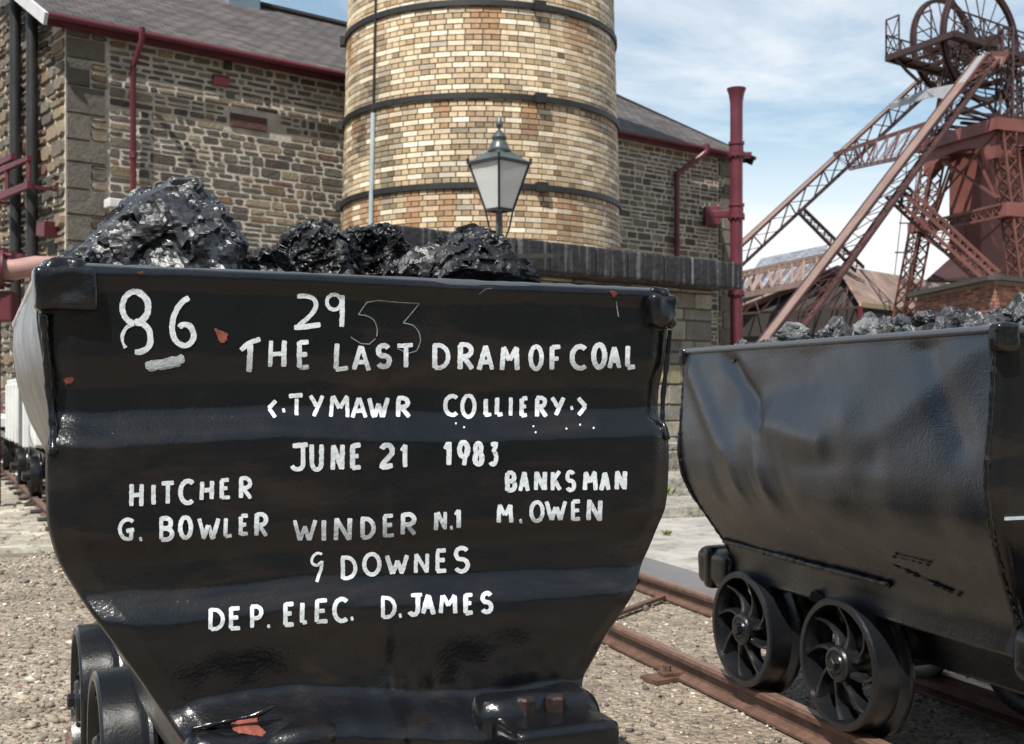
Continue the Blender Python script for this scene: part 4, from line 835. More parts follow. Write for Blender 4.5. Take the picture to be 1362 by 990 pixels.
def hw(prof, z):
    p = prof
    if z >= p[0][1]: return p[0][0]
    for (x0, z0), (x1, z1) in zip(p, p[1:]):
        if z >= z1: f = (z0 - z) / (z0 - z1); return x0 + (x1 - x0) * f
    return p[-1][0]
def hws(prof, z, d=.02): return (hw(prof, z - d) + 2 * hw(prof, z) + hw(prof, z + d)) / 4
def sst(a, b_, x):
    t_ = min(1, max(0, (x - a) / (b_ - a))); return t_ * t_ * (3 - 2 * t_)
def relief(x, z):   # how far the lettered end plate stands forward (towards -y), metres
    zr = z - EYE; w_ = 0.012 * noise.noise(Vector((x * 3.2, z * 1.2, 3.3))) + .005 * noise.noise(Vector((x * 11, z * 4, 6.3)))
    e = zr + w_
    p = 0.0
    p -= .013 * (1 - sst(.005, .075, e))          # goes back
    p += .034 * (1 - sst(-.088, -.026, e))         # first ridge comes forward
    p -= .014 * (1 - sst(-.285, -.225, e))
    p += .030 * (1 - sst(-.385, -.325, e + .01 * x))
    p -= .014 * (1 - sst(-.50, -.40, e))
    p += .085 * (1 - sst(-.60, -.525, e + .02 * math.sin(x * 6))) * (1 - .5 * sst(.33, .40, abs(x)))
    p += .010 * sst(.165, .205, e)                 # rolled top
    # left panel seam and dents
    p += .004 * sst(-.30, -.27, -abs(x + .30) ) 
    p += .009 * noise.noise(Vector((x * 3.4, z * 4.4, 1.0))) + .0022 * noise.noise(Vector((x * 15, z * 17, 5.0)))
    lump = sst(.80, .60, z) * 0 + (1 - sst(.58, .74, z)) 
    p += lump * (.014 * noise.noise(Vector((x * 9, z * 10, 8.0))) + .006 * noise.noise(Vector((x * 26, z * 26, 2.0))))
    edge = .585 - abs(x)
    p -= .010 * (1 - sst(0, .05, hws(PROF_F, z) - abs(x)))
    return p
def wheel_parts(root_parent, loc, side, simple=False, prob='wheel'):
    # wheel centred on loc, outer face towards side (-1 = local -x)
    w_ = MB(); s_ = side; R = .21
    prof = [(.186, 0), (.203, 0), (.209, .006), (.211, .03), (.213, .085), (.222, .092), (.240, .098), (.243, .106), (.240, .116), (.20, .118), (.172, .105), (.174, .05), (.186, 0)]
    w_.lathe([(r_, -s_ * h_ * -1 * -1 if False else -s_ * h_ * -1) for r_, h_ in prof] if False else [(r_, -s_ * h_) for r_, h_ in prof], 56, 'X')
    o = w_.build('wheel', M['black_wheel'], root_parent, True, angle=35); o.location = loc; o.rotation_euler = (rnd.uniform(0, 6), 0, 0)
    h = MB(); h.lathe([(0, -s_ * -.004), (.030, -s_ * -.004), (.034, -s_ * .002), (.040, -s_ * .002), (.044, -s_ * -.003), (.053, -s_ * -.001), (.058, -s_ * .006), (.060, -s_ * .03), (.068, -s_ * .10), (.0, -s_ * .13)], 32, 'X'); h.build('hub', M['black_wheel'], o, True, angle=30)
    nt = MB(); nt.lathe([(0, s_ * .022), (.018, s_ * .022), (.022, s_ * .018), (.022, -s_ * .01)], 6, 'X'); nt.build('axle_nut', M['black_wheel'], o)
    if not simple:
        for k in range(8):
            a0 = k * math.tau / 8; sp = MB(); N_ = 9; vs = []; fs = []
            for i in range(N_):
                f = i / (N_ - 1); r_ = .045 + f * .134; a = a0 + s_ * .52 * (f ** 1.4); wd = (.0075 + .006 * (1 - f) ** 2 + .004 * f ** 3)
                c_ = Vector((0, r_ * math.cos(a), r_ * math.sin(a))); tv = Vector((0, -math.sin(a), math.cos(a)))
                xf = .012 + .012 * math.sin(f * math.pi); xb = .085 - .02 * math.sin(f * math.pi)
                for (xx, kk) in ((xf, .55), (xf + .012, 1.0), (xb, 1.25), (xb, -1.25), (xf + .012, -1.0), (xf, -.55)): vs.append(c_ + tv * wd * kk + Vector((-s_ * xx, 0, 0)))
            for i in range(N_ - 1):
                for j in range(6): a = i * 6 + j; b_ = i * 6 + (j + 1) % 6; fs.append((a, b_, b_ + 6, a + 6))
            sp.add(vs, fs); sp.build('spoke', M['black_wheel'], o, True, angle=60)
    return o
def dent(px, y, z):   # sheet dents on the right tub's near side (outward displacement)
    d = .010 * noise.noise(Vector((y * 1.7, z * 2.2, 4.1))) + .004 * noise.noise(Vector((y * 5, z * 5, 9)))
    # creases: (y0,z0,y1,z1,depth,width)
    for (y0, z0, y1, z1, dp_, wd_) in ((1.30, 1.33, 1.05, 1.08, -.020, .035), (1.52, 1.25, 1.28, .98, .014, .05), (1.05, 1.08, .70, 1.02, .012, .05), (.25, 1.30, .10, 1.05, -.008, .05), (.05, 1.30, .55, .98, .008, .06), (.85, .94, .45, 1.0, -.008, .05), (1.2, 1.16, .8, 1.2, -.012, .07), (.95, 1.12, .6, 1.1, .012, .09)):
        vx, vz = y1 - y0, z1 - z0; l2 = vx * vx + vz * vz; t_ = max(0, min(1, ((y - y0) * vx + (z - z0) * vz) / l2)); dd = math.hypot(y - y0 - t_ * vx, z - z0 - t_ * vz)
        d += dp_ * math.exp(-(dd / wd_) ** 2)
    for (yc, am) in ((1.22, 1), (1.12, -.8), (1.04, .9), (.93, -.5), (1.36, -.6)): d += am * .009 * math.exp(-((y - yc - (z - .9) * .2) / .03) ** 2 - ((z - .90) / .09) ** 2)
    d += .006 * noise.noise(Vector((y * 9, z * 3, 2))) * math.exp(-((z - .84) / .12) ** 2)
    return d
def body_shell(root, prof, Lb, near_slope, dents=False, mat='black_side', y0=0.0):
    NZ, NY = (90, 150) if dents else (44, 40); zt_, zb_ = prof[0][1], prof[-1][1]
    for sd in (-1, 1):
        P = np.zeros((NZ, NY, 3))
        for i in range(NZ):
            z = zt_ + (zb_ - zt_) * i / (NZ - 1); x = hws(prof, z); ys = y0 + near_slope * (1 - sst(.56, .92, z)); ye = Lb - near_slope * .0
            for j in range(NY):
                y = ys + (ye - ys) * j / (NY - 1); dx = 0
                if dents: dx = 1.15 * dent(0, y, z) * (sst(0, .06, zt_ - z)) * (1 if sd < 0 else .5)
                elif sd: dx = .006 * noise.noise(Vector((y * 3, z * 3, sd * 5))) + .010 * math.sin(y * 2) * sst(0, .1, zt_ - z)
                P[i, j] = (sd * (x + dx), y, z)
        o = grid_mesh('side_plate', P, M[mat], root, True, flip=(sd > 0), solid=.008)
    bm_ = MB(); xb = prof[-1][0]; bm_.box((0, Lb / 2, zb_ + .004), (2 * xb - .01, Lb - near_slope * 2, .010)); bm_.build('floor_plate', M['black'], root)
def outline(prof, n=24, inset=0.0):
    zt_, zb_ = prof[0][1], prof[-1][1]; r_ = []
    for i in range(n + 1): z = zt_ + (zb_ - zt_) * i / n; r_.append((hws(prof, z) - inset, z))
    return r_
def end_plate_simple(root, prof, y, slope, mat='black', name='end_plate'):
    ol = outline(prof, 30); N_ = 20; P = np.zeros((31, N_ + 1, 3))
    for i, (x, z) in enumerate(ol):
        for j in range(N_ + 1): s_ = j / N_ * 2 - 1; P[i, j] = (x * s_, y + slope * (1 - sst(.56, .92, z)) + .004 * noise.noise(Vector((s_ * 3, z * 4, y))), z)
    return grid_mesh(name, P, M[mat], root, True, flip=(y < .5), solid=.010)
def lumpy(name, c, d, r_, mat, parent, amp=.004, sc=22, cuts=10, rot=None):
    bm = bmesh.new(); bmesh.ops.create_cube(bm, size=1); bmesh.ops.subdivide_edges(bm, edges=bm.edges[:], cuts=cuts, use_grid_fill=True)
    D = Vector(d); H = D / 2
    for v in bm.verts:
        p = Vector((v.co.x * D.x, v.co.y * D.y, v.co.z * D.z)); q_ = Vector([max(-H[k] + r_, min(H[k] - r_, p[k])) for k in range(3)]); n_ = (p - q_)
        if n_.length > 1e-6: p = q_ + n_.normalized() * r_
        dr = (p.normalized()); p += dr * amp * noise.noise((p + Vector(c)) * sc); v.co = p
    me = bpy.data.meshes.new(name); bm.to_mesh(me); bm.free(); me.polygons.foreach_set('use_smooth', [True] * len(me.polygons)); me.materials.append(M[mat] if isinstance(mat, str) else mat)
    o = bpy.data.objects.new(name, me); link(o); o.parent = parent; o.location = c
    if rot: o.rotation_euler = rot
    return o
def tube_noise(mb, pts, r_, n=10, amp=.35, seg=.008):
    P = []; 
    for a, b_ in zip(pts, pts[1:]):
        a, b_ = Vector(a), Vector(b_); k = max(1, int((b_ - a).length / seg))
        P += [a.lerp(b_, i / k) for i in range(k)]
    P.append(Vector(pts[-1])); mb.tube(P, [r_ * (1 + amp * noise.noise(p * 60) * 1.6) for p in P], n)
def chassis(root, Lb, zb_, wy=(.87, 1.46), gauge_x=.44, simple=False, wmat='black_wheel'):
    for sx in (-1, 1):
        f = MB(); f.bbox((sx * .25, Lb / 2 + .02, (zb_ + .37) / 2 - .01), (.07, Lb + .02, zb_ - .37 + .02), .01); f.build('chassis_beam', M['black'], root)
    for y in wy:
        a = MB(); a.tube([(-gauge_x + .02, y, .31), (gauge_x - .02, y, .31)], .03, 14); a.build('axle', M['black_wheel'], root, True)
        for sx in (-1, 1):
            lumpy('axle_box', (sx * .25, y, .335), (.10, .16, .13), .02, 'black', root, cuts=4)
            wheel_parts(root, (sx * gauge_x, y, .31), sx, simple)
# ---------------- lettered tub
tubF = empty('coal_tub', O_F, TH_F); tag(tubF, 'black coal tub with white hand-painted lettering on its end plate', 'coal tub', 'black coal tubs heaped with coal')
LB = 1.66; ol = outline(PROF_F, 60)
NZ, NX = 300, 330; zt_, zb_ = 1.383, .44; P = np.zeros((NZ, NX, 3))
for i in range(NZ):
    z = zt_ + (zb_ - zt_) * i / (NZ - 1); x = hws(PROF_F, z)
    for j in range(NX):
        s_ = j / (NX - 1) * 2 - 1; y = -relief(x * s_, z); k = 1 - abs(s_); e = k * x
        if e < .012: y += .012 - math.sqrt(max(0, .012 ** 2 - (.012 - e) ** 2))
        tz = zt_ - z
        if tz < .02: y += .02 - math.sqrt(max(0, .02 ** 2 - (.02 - tz) ** 2))
        P[i, j] = (x * s_, y, z)
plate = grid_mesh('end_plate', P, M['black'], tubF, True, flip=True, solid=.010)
PROF_B = [(.593, 1.381), (.600, 1.30), (.586, 1.20), (.555, 1.10), (.505, 1.0), (.478, .90), (.445, .80), (.405, .70), (.37, .60), (.352, .50)]
body_shell(tubF, PROF_B, LB, .02, False, y0=.034)
end_plate_simple(tubF, PROF_B, LB, -.05)
rm = MB(); RIM = [(-.59, .012, 1.373), (.59, .012, 1.373)]
tube_noise(rm, RIM, .0135, 14, .10, .02); tube_noise(rm, [(-.588, .01, 1.371), (-.588, LB, 1.371)], .012, 12, .08, .03); tube_noise(rm, [(.588, .01, 1.371), (.588, LB, 1.371)], .012, 12, .08, .03); tube_noise(rm, [(-.59, LB, 1.373), (.59, LB, 1.373)], .0135, 12, .08, .03)
rm.build('rolled_rim', M['rim_worn_lit'], tubF, True, angle=0)
lumpy('corner_bracket', (-.556, .008, 1.340), (.094, .066, .072), .010, 'black', tubF, .006, 24, 16); lumpy('corner_bracket', (-.548, .025, 1.373), (.085, .06, .036), .017, 'black', tubF, .014, 34, 14)
lumpy('corner_bracket', (.566, .004, 1.338), (.066, .062, .066), .012, 'black', tubF, .010, 30, 16); lumpy('corner_bracket', (.568, .015, 1.372), (.045, .045, .034), .016, 'black', tubF, .014, 38, 12)
def seam(par, pts, *a):
    w_ = MB(); tube_noise(w_, pts, *a); w_.build('weld_seam', M['black'], par, True, angle=0)
seam(tubF, [(-.590, -.006, 1.30), (-.585, -.004, 1.235), (-.580, .004, 1.165), (-.574, .0, 1.12), (-.575, -.016, 1.075)], .0065, 10, .35, .005); seam(tubF, [(.590, -.004, 1.30), (.583, -.002, 1.235), (.578, .004, 1.165), (.574, .0, 1.12), (.576, -.016, 1.08)], .005, 10, .25, .005)
seam(tubF, [(-.37, -.075, .625), (-.33, -.085, .632), (-.27, -.092, .640), (-.235, -.092, .652)], .0045, 8, .5, .006)
# corner bumpers with bolts
for sx in (1, -1):
    bo_ = lumpy('bumper', (sx * .252, -.125, .528), (.205, .19, .13), .016, 'black', tubF, .003, 16, 16)
    lumpy('bumper_foot', (sx * .25, -.06, .545), (.25, .10, .13), .04, 'black', bo_, .012, 18, 14).location = Vector((0, .055, .03))
    if sx > 0:
        for (bx_, by_) in ((-.034, .020), (.022, .008)):
            bt = MB(); Rr = Matrix.Rotation(rnd.uniform(0, 1), 3, 'Z'); vs = [Rr @ Vector((.0185 * math.cos(k * math.pi / 3), .0185 * math.sin(k * math.pi / 3), z)) for z in (0, .026) for k in range(6)] + [Rr @ Vector((.0155 * math.cos(k * math.pi / 3), .0155 * math.sin(k * math.pi / 3), .031)) for k in range(6)]
            bt.add([v + Vector((bx_, by_, .062)) for v in vs], [(i, (i + 1) % 6, (i + 1) % 6 + 6, i + 6) for i in range(6)] + [(i + 6, (i + 1) % 6 + 6, (i + 1) % 6 + 12, i + 12) for i in range(6)] + [(12, 13, 14, 15, 16, 17)])
            bt.build('bolt', plain('rusty_black_bolt', (.03, .018, .016), .5, .5, 60, .001, 120, .2), bo_)
chassis(tubF, LB, .50)
# ---------------- lettering
def arc(cx, cy, rx, ry, a0, a1, n=14): return [(cx + rx * math.cos(math.radians(a0 + (a1 - a0) * i / n)), cy + ry * math.sin(math.radians(a0 + (a1 - a0) * i / n))) for i in range(n + 1)]
G = {
 'A': [[(.5, 0), (.02, 1)], [(.5, 0), (.98, 1)], [(.2, .66), (.82, .66)]],
 'B': [[(.08, 0), (.08, 1)], [(.08, .03)] + arc(.5, .25, .4, .23, -90, 90, 10) + [(.1, .47)], [(.1, .49)] + arc(.5, .73, .48, .25, -90, 90, 10) + [(.08, .98)]],
 'C': [arc(.62, .5, .58, .5, -50, -310 + 0, 18)[::1]],
 'D': [[(.1, 0), (.1, 1)], [(.0, .03)] + arc(.35, .5, .62, .47, -90, 90, 14) + [(.1, .97)]],
 'E': [[(.12, 0), (.1, 1)], [(.1, .03), (.95, .0)], [(.1, .5), (.8, .47)], [(.1, .98), (1, .95)]],
 'F': [[(.12, 0), (.1, 1)], [(.1, .03), (1, .0)], [(.1, .5), (.8, .48)]],
 'G': [arc(.55, .5, .55, .5, -50, -290, 16) + [(.78, .92), (.80, .55)], [(.45, .62), (1, .55)]],
 'H': [[(.08, 0), (.04, 1)], [(.95, 0), (.93, 1)], [(.06, .52), (.94, .48)]],
 'I': [[(.5, 0), (.5, 1)]],
 'J': [[(.1, .04), (1, .0)], [(.72, .02), (.74, .75)] + arc(.4, .76, .34, .22, 0, 160, 8)],
 'K': [[(.08, 0), (.08, 1)], [(.95, 0), (.12, .56)], [(.3, .44), (1, 1)]],
 'L': [[(.15, 0), (.08, .97)], [(.06, .98), (1, .92)]],
 'M': [[(.04, 1), (.12, .02)], [(.12, .02), (.5, .6)], [(.5, .6), (.9, .02)], [(.9, .02), (.97, 1)]],
 'N': [[(.06, 1), (.1, 0)], [(.1, .02), (.9, .98)], [(.9, 1), (.94, 0)]],
 'O': [arc(.5, .5, .5, .5, -100, 262, 24)],
 'P': [[(.1, 0), (.1, 1)], [(.05, .03)] + arc(.45, .29, .5, .27, -90, 90, 10) + [(.12, .57)]],
 'R': [[(.1, 0), (.08, 1)], [(.05, .03)] + arc(.45, .26, .45, .24, -90, 90, 10) + [(.12, .5)], [(.35, .5), (1, 1)]],
 'S': [arc(.52, .25, .42, .25, -30, -270, 12)[:-1] + arc(.5, .74, .46, .26, -90, 150, 14)],
 'T': [[(0, .05), (1, 0)], [(.52, .03), (.5, 1)]],
 'U': [[(.05, 0), (.06, .7)] + arc(.5, .68, .44, .31, 180, 0, 10)[1:] + [(.94, 0)]],
 'W': [[(.0, 0), (.27, .98)], [(.27, .98), (.5, .3)], [(.5, .3), (.72, .98)], [(.72, .98), (1, 0)]],
 'Y': [[(.0, 0), (.5, .55)], [(1, 0), (.3, 1)]],
 '1': [[(.0, .28), (.75, .0)], [(.75, 0), (.72, 1)]],
 '2': [arc(.48, .28, .46, .27, -160, 30, 12) + [(.05, .96), (1, .92)]],
 '3': [[(.1, .05), (.95, .02), (.5, .42)], arc(.45, .7, .5, .3, -80, 140, 14)],
 '8': [arc(.5, .24, .4, .24, 90, 450, 18), arc(.5, .74, .48, .26, -90, 270, 20)],
 '9': [arc(.46, .3, .44, .3, 0, 360, 18), [(.9, .25), (.55, 1)]],
 '<': [[(.95, 0), (.02, .45)], [(.02, .45), (.85, 1)]], '>': [[(.05, 0), (.98, .5)], [(.98, .5), (.1, 1)]],
 '.': None }
LET = {
 'the_last_dram_of_coal': "H355,452,381,490 E394,453,414,491 L442,456,465,494 A468,459,493,494 S499,459,521,490 T526,458,552,490 D573,457,599,492 R607,457,631,493 A633,459,657,494 M664,460,691,494 O703,460,723,493 F729,460,747,494 C757,460,781,492 O786,457,806,490 A808,460,827,491 L831,459,847,491",
 'tymawr_colliery': "<355,532,370,557 .377,546,0,0 T382,524,405,554 Y410,525,432,555 M437,525,465,556 A466,528,488,557 W489,528,518,557 R525,528,546,556 C588,525,609,553 O612,525,633,556 L642,529,656,554 L658,528,670,554 I675,528,682,555 E690,529,703,555 R710,528,728,555 Y732,528,752,554 .760,543,0,0 >766,528,781,554",
 'june_date': "J384,590,412,627 U411,590,431,627 N438,590,458,626 E464,590,482,625 2504,590,525,623 1531,590,543,623 1589,587,601,621 9607,587,625,621 8628,588,643,619 3648,588,662,620",
 'hitcher': "H171,642,191,674 I201,644,206,673 T212,641,233,671 C237,638,259,670 H265,639,285,666 E291,637,308,664 R316,634,336,664",
 'bowler': "G157,689,181,718 .187,717,0,0 B210,687,231,719 O237,687,256,717 W261,689,292,719 L296,688,310,716 E317,685,332,713 R337,682,357,714",
 'winder': "W389,691,421,721 I428,690,433,720 N443,688,469,720 D478,688,500,717 E507,684,526,715 R532,682,554,713 N577,680,595,706 .600,702,0,0 1603,677,613,704",
 'banksman': "B671,627,687,654 A689,627,704,655 N709,626,727,653 K731,626,747,653 S751,626,766,653 M774,626,795,653 A796,627,811,653 N816,625,834,652",
 'owen': "M660,670,683,697 .692,693,0,0 O703,666,723,694 W725,666,754,694 E758,665,774,693 N778,664,801,694",
 'downes': "D452,739,476,771 O482,736,507,766 W512,737,544,765 N549,735,572,763 E577,731,596,761 S602,727,625,761",
 'dep_elec': "D276,809,299,839 E303,807,322,838 P331,805,351,837 .357,833,0,0 E375,801,393,833 L399,800,410,830 E416,797,437,829 C441,796,463,828 .468,823,0,0",
 'james': "D505,793,528,823 .532,819,0,0 J541,790,562,820 A560,790,579,818 M583,790,608,817 E615,789,631,817 S638,788,656,816" }
def smooth_pts(pl_, step=1.6):
    out = []
    for a, b_ in zip(pl_, pl_[1:]):
        k = max(1, int(math.hypot(b_[0] - a[0], b_[1] - a[1]) / step)); out += [(a[0] + (b_[0] - a[0]) * i / k, a[1] + (b_[1] - a[1]) * i / k) for i in range(k)]
    return out + [pl_[-1]]
lay = [0]
def brush(mb, pts, w_, rough=.09):
    """one brush stroke in photo pixels laid on the plate as a thin raised skin"""
    if len(pts) >= 5:
        q_ = [pts[0]] + list(pts) + [pts[-1]]; o_ = []
        for i in range(1, len(q_) - 2):
            p0, p1, p2, p3 = q_[i - 1:i + 3]
            for k in range(4):
                u = k / 4; o_.append(tuple(.5 * (2 * p1[d] + (p2[d] - p0[d]) * u + (2 * p0[d] - 5 * p1[d] + 4 * p2[d] - p3[d]) * u * u + (3 * p1[d] - p0[d] - 3 * p2[d] + p3[d]) * u ** 3) for d in (0, 1)))
        pts = o_ + [pts[-1]]
    pts = smooth_pts(pts); lay[0] += 1; lift = .0011 + (lay[0] % 9) * .00012; n = len(pts); NA = 7
    if n < 2: return
    sd = rnd.uniform(0, 50); rows = []
    def put(px, py):
        x, z = fl_loc(px, py); 
        for _ in range(2): x, z = fl_loc(px, py, -relief(x, z))
        return Vector((x, -relief(x, z) - lift, z))
    for i in range(n):
        a = pts[max(0, i - 1)]; b_ = pts[min(n - 1, i + 1)]; dx, dy = b_[0] - a[0], b_[1] - a[1]; l = math.hypot(dx, dy) or 1; dx /= l; dy /= l
        s_ = min(i, n - 1 - i) * 1.6; cap = math.sqrt(max(0.02, 1 - max(0, 1 - (s_ + .9) / (w_ * .42)) ** 2)); hw_ = w_ / 2 * cap
        l1 = hw_ * (1 + rough * 2.2 * noise.noise(Vector((i * .33, sd, 0)))); l2 = hw_ * (1 + rough * 2.2 * noise.noise(Vector((i * .33, sd, 7))))
        rows.append([(pts[i][0] - dy * q_, pts[i][1] + dx * q_) for q_ in (-l1, -l1 * .5, 0, l2 * .5, l2)])
    vs = [put(*p) for r_ in rows for p in r_]; fs = []
    for i in range(n - 1):
        for j in range(4): a = i * 5 + j; fs.append((a, a + 5, a + 6, a + 1))
    mb.add(vs, fs)
def letters(mb, spec, w_=6.0):
    for tok in spec.split():
        ch_ = tok[0]; x0, y0, x1, y1 = [float(q_) for q_ in tok[1:].split(',')]
        if ch_ == '.': brush(mb, [(x0 - 1.8, y0 + .4), (x0 + 1.8, y0 - .4)], 5.6, .2); continue
        m_ = w_ * .42; x0 += m_; x1 -= m_; y0 += m_ * .6; y1 -= m_ * .6
        if ch_ == 'I': m0 = (x0 + x1) / 2; x0 = m0 - .5; x1 = m0 + .5
        sl_ = rnd.uniform(-.02, .03)
        for st_ in G[ch_]:
            jx, jy = rnd.uniform(-.7, .7), rnd.uniform(-.7, .7)
            brush(mb, [(x0 + (x1 - x0) * (u_ + sl_ * (1 - v_)) + jx, y0 + (y1 - y0) * v_ + jy) for u_, v_ in st_], w_ * rnd.uniform(.88, 1.1))
lt = {}
for k_, sp_ in LET.items():
    mb = MB()
    if k_ == 'the_last_dram_of_coal':
        brush(mb, [(320, 466), (330, 457), (346, 451)], 6.5); brush(mb, [(333, 458), (332, 478), (331, 495)], 7.5)
    words = []; px1 = -99
    for tok in sp_.split():
        v_ = [float(q_) for q_ in tok[1:].split(',')]
        if v_[0] - px1 > 9.5 and tok[0] != '.' and words: words.append([tok])
        elif not words: words = [[tok]]
        else: words[-1].append(tok)
        px1 = v_[2] or v_[0] + 2
    for wi, wd_ in enumerate(words):
        if wi: mb.build('painted_word', M['lettering'], plate); mb = MB()
        letters(mb, ' '.join(wd_), 6.4 if k_ in ('the_last_dram_of_coal', 'june_date') else 5.7)
    if k_ == 'downes':
        brush(mb, [(428, 737), (421, 736), (415, 742), (415, 749), (421, 752), (427, 747)], 3.6); brush(mb, [(428, 746), (427, 757), (424, 765), (421, 774)], 4.2)
    if k_ == 'tymawr_colliery':
        for (x, y) in ((606, 563), (617, 568), (709, 567), (712, 575), (753, 570), (771, 565), (789, 569)): brush(mb, [(x - 1, y), (x + 1, y + .5)], 2.6, .3)
    mb.build('painted_word', M['lettering'], plate)
mb = MB()
brush(mb, arc(180, 409, 17.5, 21, 95, 300, 20), 7.5, .14); brush(mb, arc(179, 409, 18, 20, 280, 450, 14), 8.5, .10); brush(mb, [(180, 429), (190, 431), (198, 440), (200, 452), (197, 462), (188, 468), (179, 468)], 8, .1); brush(mb, [(178, 431), (168, 436), (163, 445), (163, 455), (167, 463)], 4.5, .3)
brush(mb, [(251, 396), (241, 403), (233, 416), (229, 431), (230, 446), (236, 456), (246, 460), (255, 454), (257, 443), (252, 434), (243, 432), (238, 436)], 7.5, .1)
brush(mb, [(193, 487), (218, 483), (245, 477)], 12, .12); brush(mb, [(197, 491), (225, 487), (240, 484)], 7, .2)
mb.build('painted_number', M['lettering'], plate)
mb = MB(); brush(mb, [(395, 395), (405, 394), (416, 397), (420, 405), (417, 414), (408, 424), (396, 434)], 6, .1); brush(mb, [(391, 436), (405, 435), (426, 432)], 7, .1); brush(mb, arc(444, 402, 9.5, 10, -20, 345, 18), 5, .1); brush(mb, [(455, 393), (455, 415), (454, 435)], 6.5, .1)
mb.build('painted_number', M['lettering'], plate)
mb = MB(); z4 = lambda L_: [(x / 3.093 + 460, y / 3.093 + 370) for x, y in L_]
for L_ in ([(185, 97), (130, 92), (85, 100), (50, 150)], [(50, 150), (90, 158), (118, 180), (128, 215), (125, 240)], [(120, 250), (95, 272), (60, 270), (18, 243)], [(185, 97), (240, 102), (300, 104)], [(300, 106), (270, 145), (235, 185)], [(235, 185), (275, 195), (300, 225), (305, 262), (290, 300)], [(290, 300), (255, 310), (210, 290)], [(545, 68), (575, 45), (600, 42)], [(1110, 95), (1120, 160)]): brush(mb, z4(L_), 1.4, .3)
mb.build('scratched_number', M['scratch'], plate)
def chip(pts, parent=plate):
    q0_ = []
    for a, b_ in zip(pts, pts[1:] + pts[:1]):
        for f in (0, .17, .33, .5, .67, .83): q0_.append((a[0] + (b_[0] - a[0]) * f + rnd.uniform(-1.2, 1.2), a[1] + (b_[1] - a[1]) * f + rnd.uniform(-1.2, 1.2)))
    pts = q0_
    cx_ = sum(p[0] for p in pts) / len(pts); cy_ = sum(p[1] for p in pts) / len(pts); mb = MB(); rings = []
    for f in (0.02, .4, .7, 1.0): rings.append([(cx_ + (x - cx_) * f, cy_ + (y - cy_) * f) for x, y in pts])
    vs = []
    for r_ in rings:
        for p in r_:
            x, z = fl_loc(*p)
            for _ in range(2): x, z = fl_loc(p[0], p[1], -relief(x, z))
            vs.append((x, -relief(x, z) - .0020, z))
    n = len(pts); mb.add(vs, [(i * n + k, i * n + (k + 1) % n, (i + 1) * n + (k + 1) % n, (i + 1) * n + k) for i in range(3) for k in range(n)] + [tuple(range(n))]); mb.build('paint_chip', M['rust_chip'], parent, True)
chip([(284, 437), (292, 440), (303, 444), (301, 452), (296, 457), (290, 452)]); chip([(84, 505), (90, 500), (98, 503), (96, 509), (88, 511)]); chip([(303, 958), (318, 951), (338, 949), (341, 962), (353, 972), (348, 978), (335, 976), (318, 972), (306, 966)]); chip([(810, 388), (816, 386), (821, 391), (815, 396)]); chip([(183, 362), (190, 361), (192, 365), (186, 366)]); chip([(695, 925), (700, 922), (704, 926), (699, 929)]); chip([(708, 921), (716, 919), (719, 924), (711, 926)])
# ---------------- right tub
tubR = empty('coal_tub', O_R, TH_R); tag(tubR, 'dented grey-black coal tub seen side-on with two spoked wheels', 'coal tub', 'black coal tubs heaped with coal')
LR = 1.60; NS = .13
body_shell(tubR, PROF_R, LR, NS, True)
epR = end_plate_simple(tubR, [(x - .004, z) for x, z in PROF_R], .0, NS); end_plate_simple(tubR, [(x - .004, z) for x, z in PROF_R], LR - .01, 0)
rm = MB(); zr_ = 1.330
tube_noise(rm, [(-.592, .0, zr_), (-.592, LR, zr_)], .011, 14, .06, .02); tube_noise(rm, [(.592, .0, zr_), (.592, LR, zr_)], .011, 12, .06, .02); tube_noise(rm, [(-.59, 0.0, zr_), (.59, 0.0, zr_)], .011, 12, .06, .02); tube_noise(rm, [(-.59, LR, zr_), (.59, LR, zr_)], .011, 12, .06, .02)
rm.build('rolled_rim', M['rim_worn_lit'], tubR, True, angle=0)
for yy, fs_ in ((.0, 1), (LR - .005, 0)):
    pts = []
    for i in range(34): z = 1.32 - (1.32 - .56) * i / 33; pts.append((-hws(PROF_R, z), yy + (NS * (1 - sst(.56, .92, z)) if fs_ else 0), z))
    seam(tubR, pts, .006, 10, .5, .006)
seam(tubR, [(-.44, .30, .62), (-.475, .55, .675)], .004, 8, .9, .006); seam(tubR, [(-.50, .35, .70), (-.505, .50, .705)], .003, 8, .9, .006)
seam(tubR, [(-.425, .62, .60), (-.43, 1.0, .605), (-.43, 1.3, .612), (-.435, 1.58, .618)], .009, 8, .5, .012)
for (x_, y_) in ((-.575, -.012), (.575, -.012), (-.575, LR + .0), (.575, LR + .0)): lumpy('corner_bracket', (x_, y_, 1.31), (.07, .045, .07), .014, 'black', tubR, .006, 30, 10)
ln = MB(); ln.bar((-.56, -.006 + NS * (1 - sst(.56, .92, .865)), .865), (.2, -.006 + NS * (1 - sst(.56, .92, .865)), .865), .004, .008); ln.build('painted_line', plain('pale_line', (.35, .40, .45), .5), epR)
for (yy, sx) in ((LR + .10, -1), (LR + .10, 1), (.02, -1), (.02, 1)):
    b0_ = lumpy('bumper', (sx * .33, yy, .50), (.20, .24, .15), .04, 'black', tubR, .004, 16, 14)
    if yy > 1: lumpy('bumper_band', (0, .02, 0), (.215, .05, .165), .02, 'black', b0_, .002, 16, 8); 
    for bx_ in (-.03, .04):
        bt = MB(); bt.tube([(bx_, .02, -.09), (bx_, .02, -.07)], .016, 6); bt.build('bolt', M['black_iron'], b0_)
lumpy('draw_plate', (-.30, .03, .57), (.26, .10, .05), .02, 'black', tubR, .006, 20, 10)
chassis(tubR, LR, .48)
bk_ = MB()
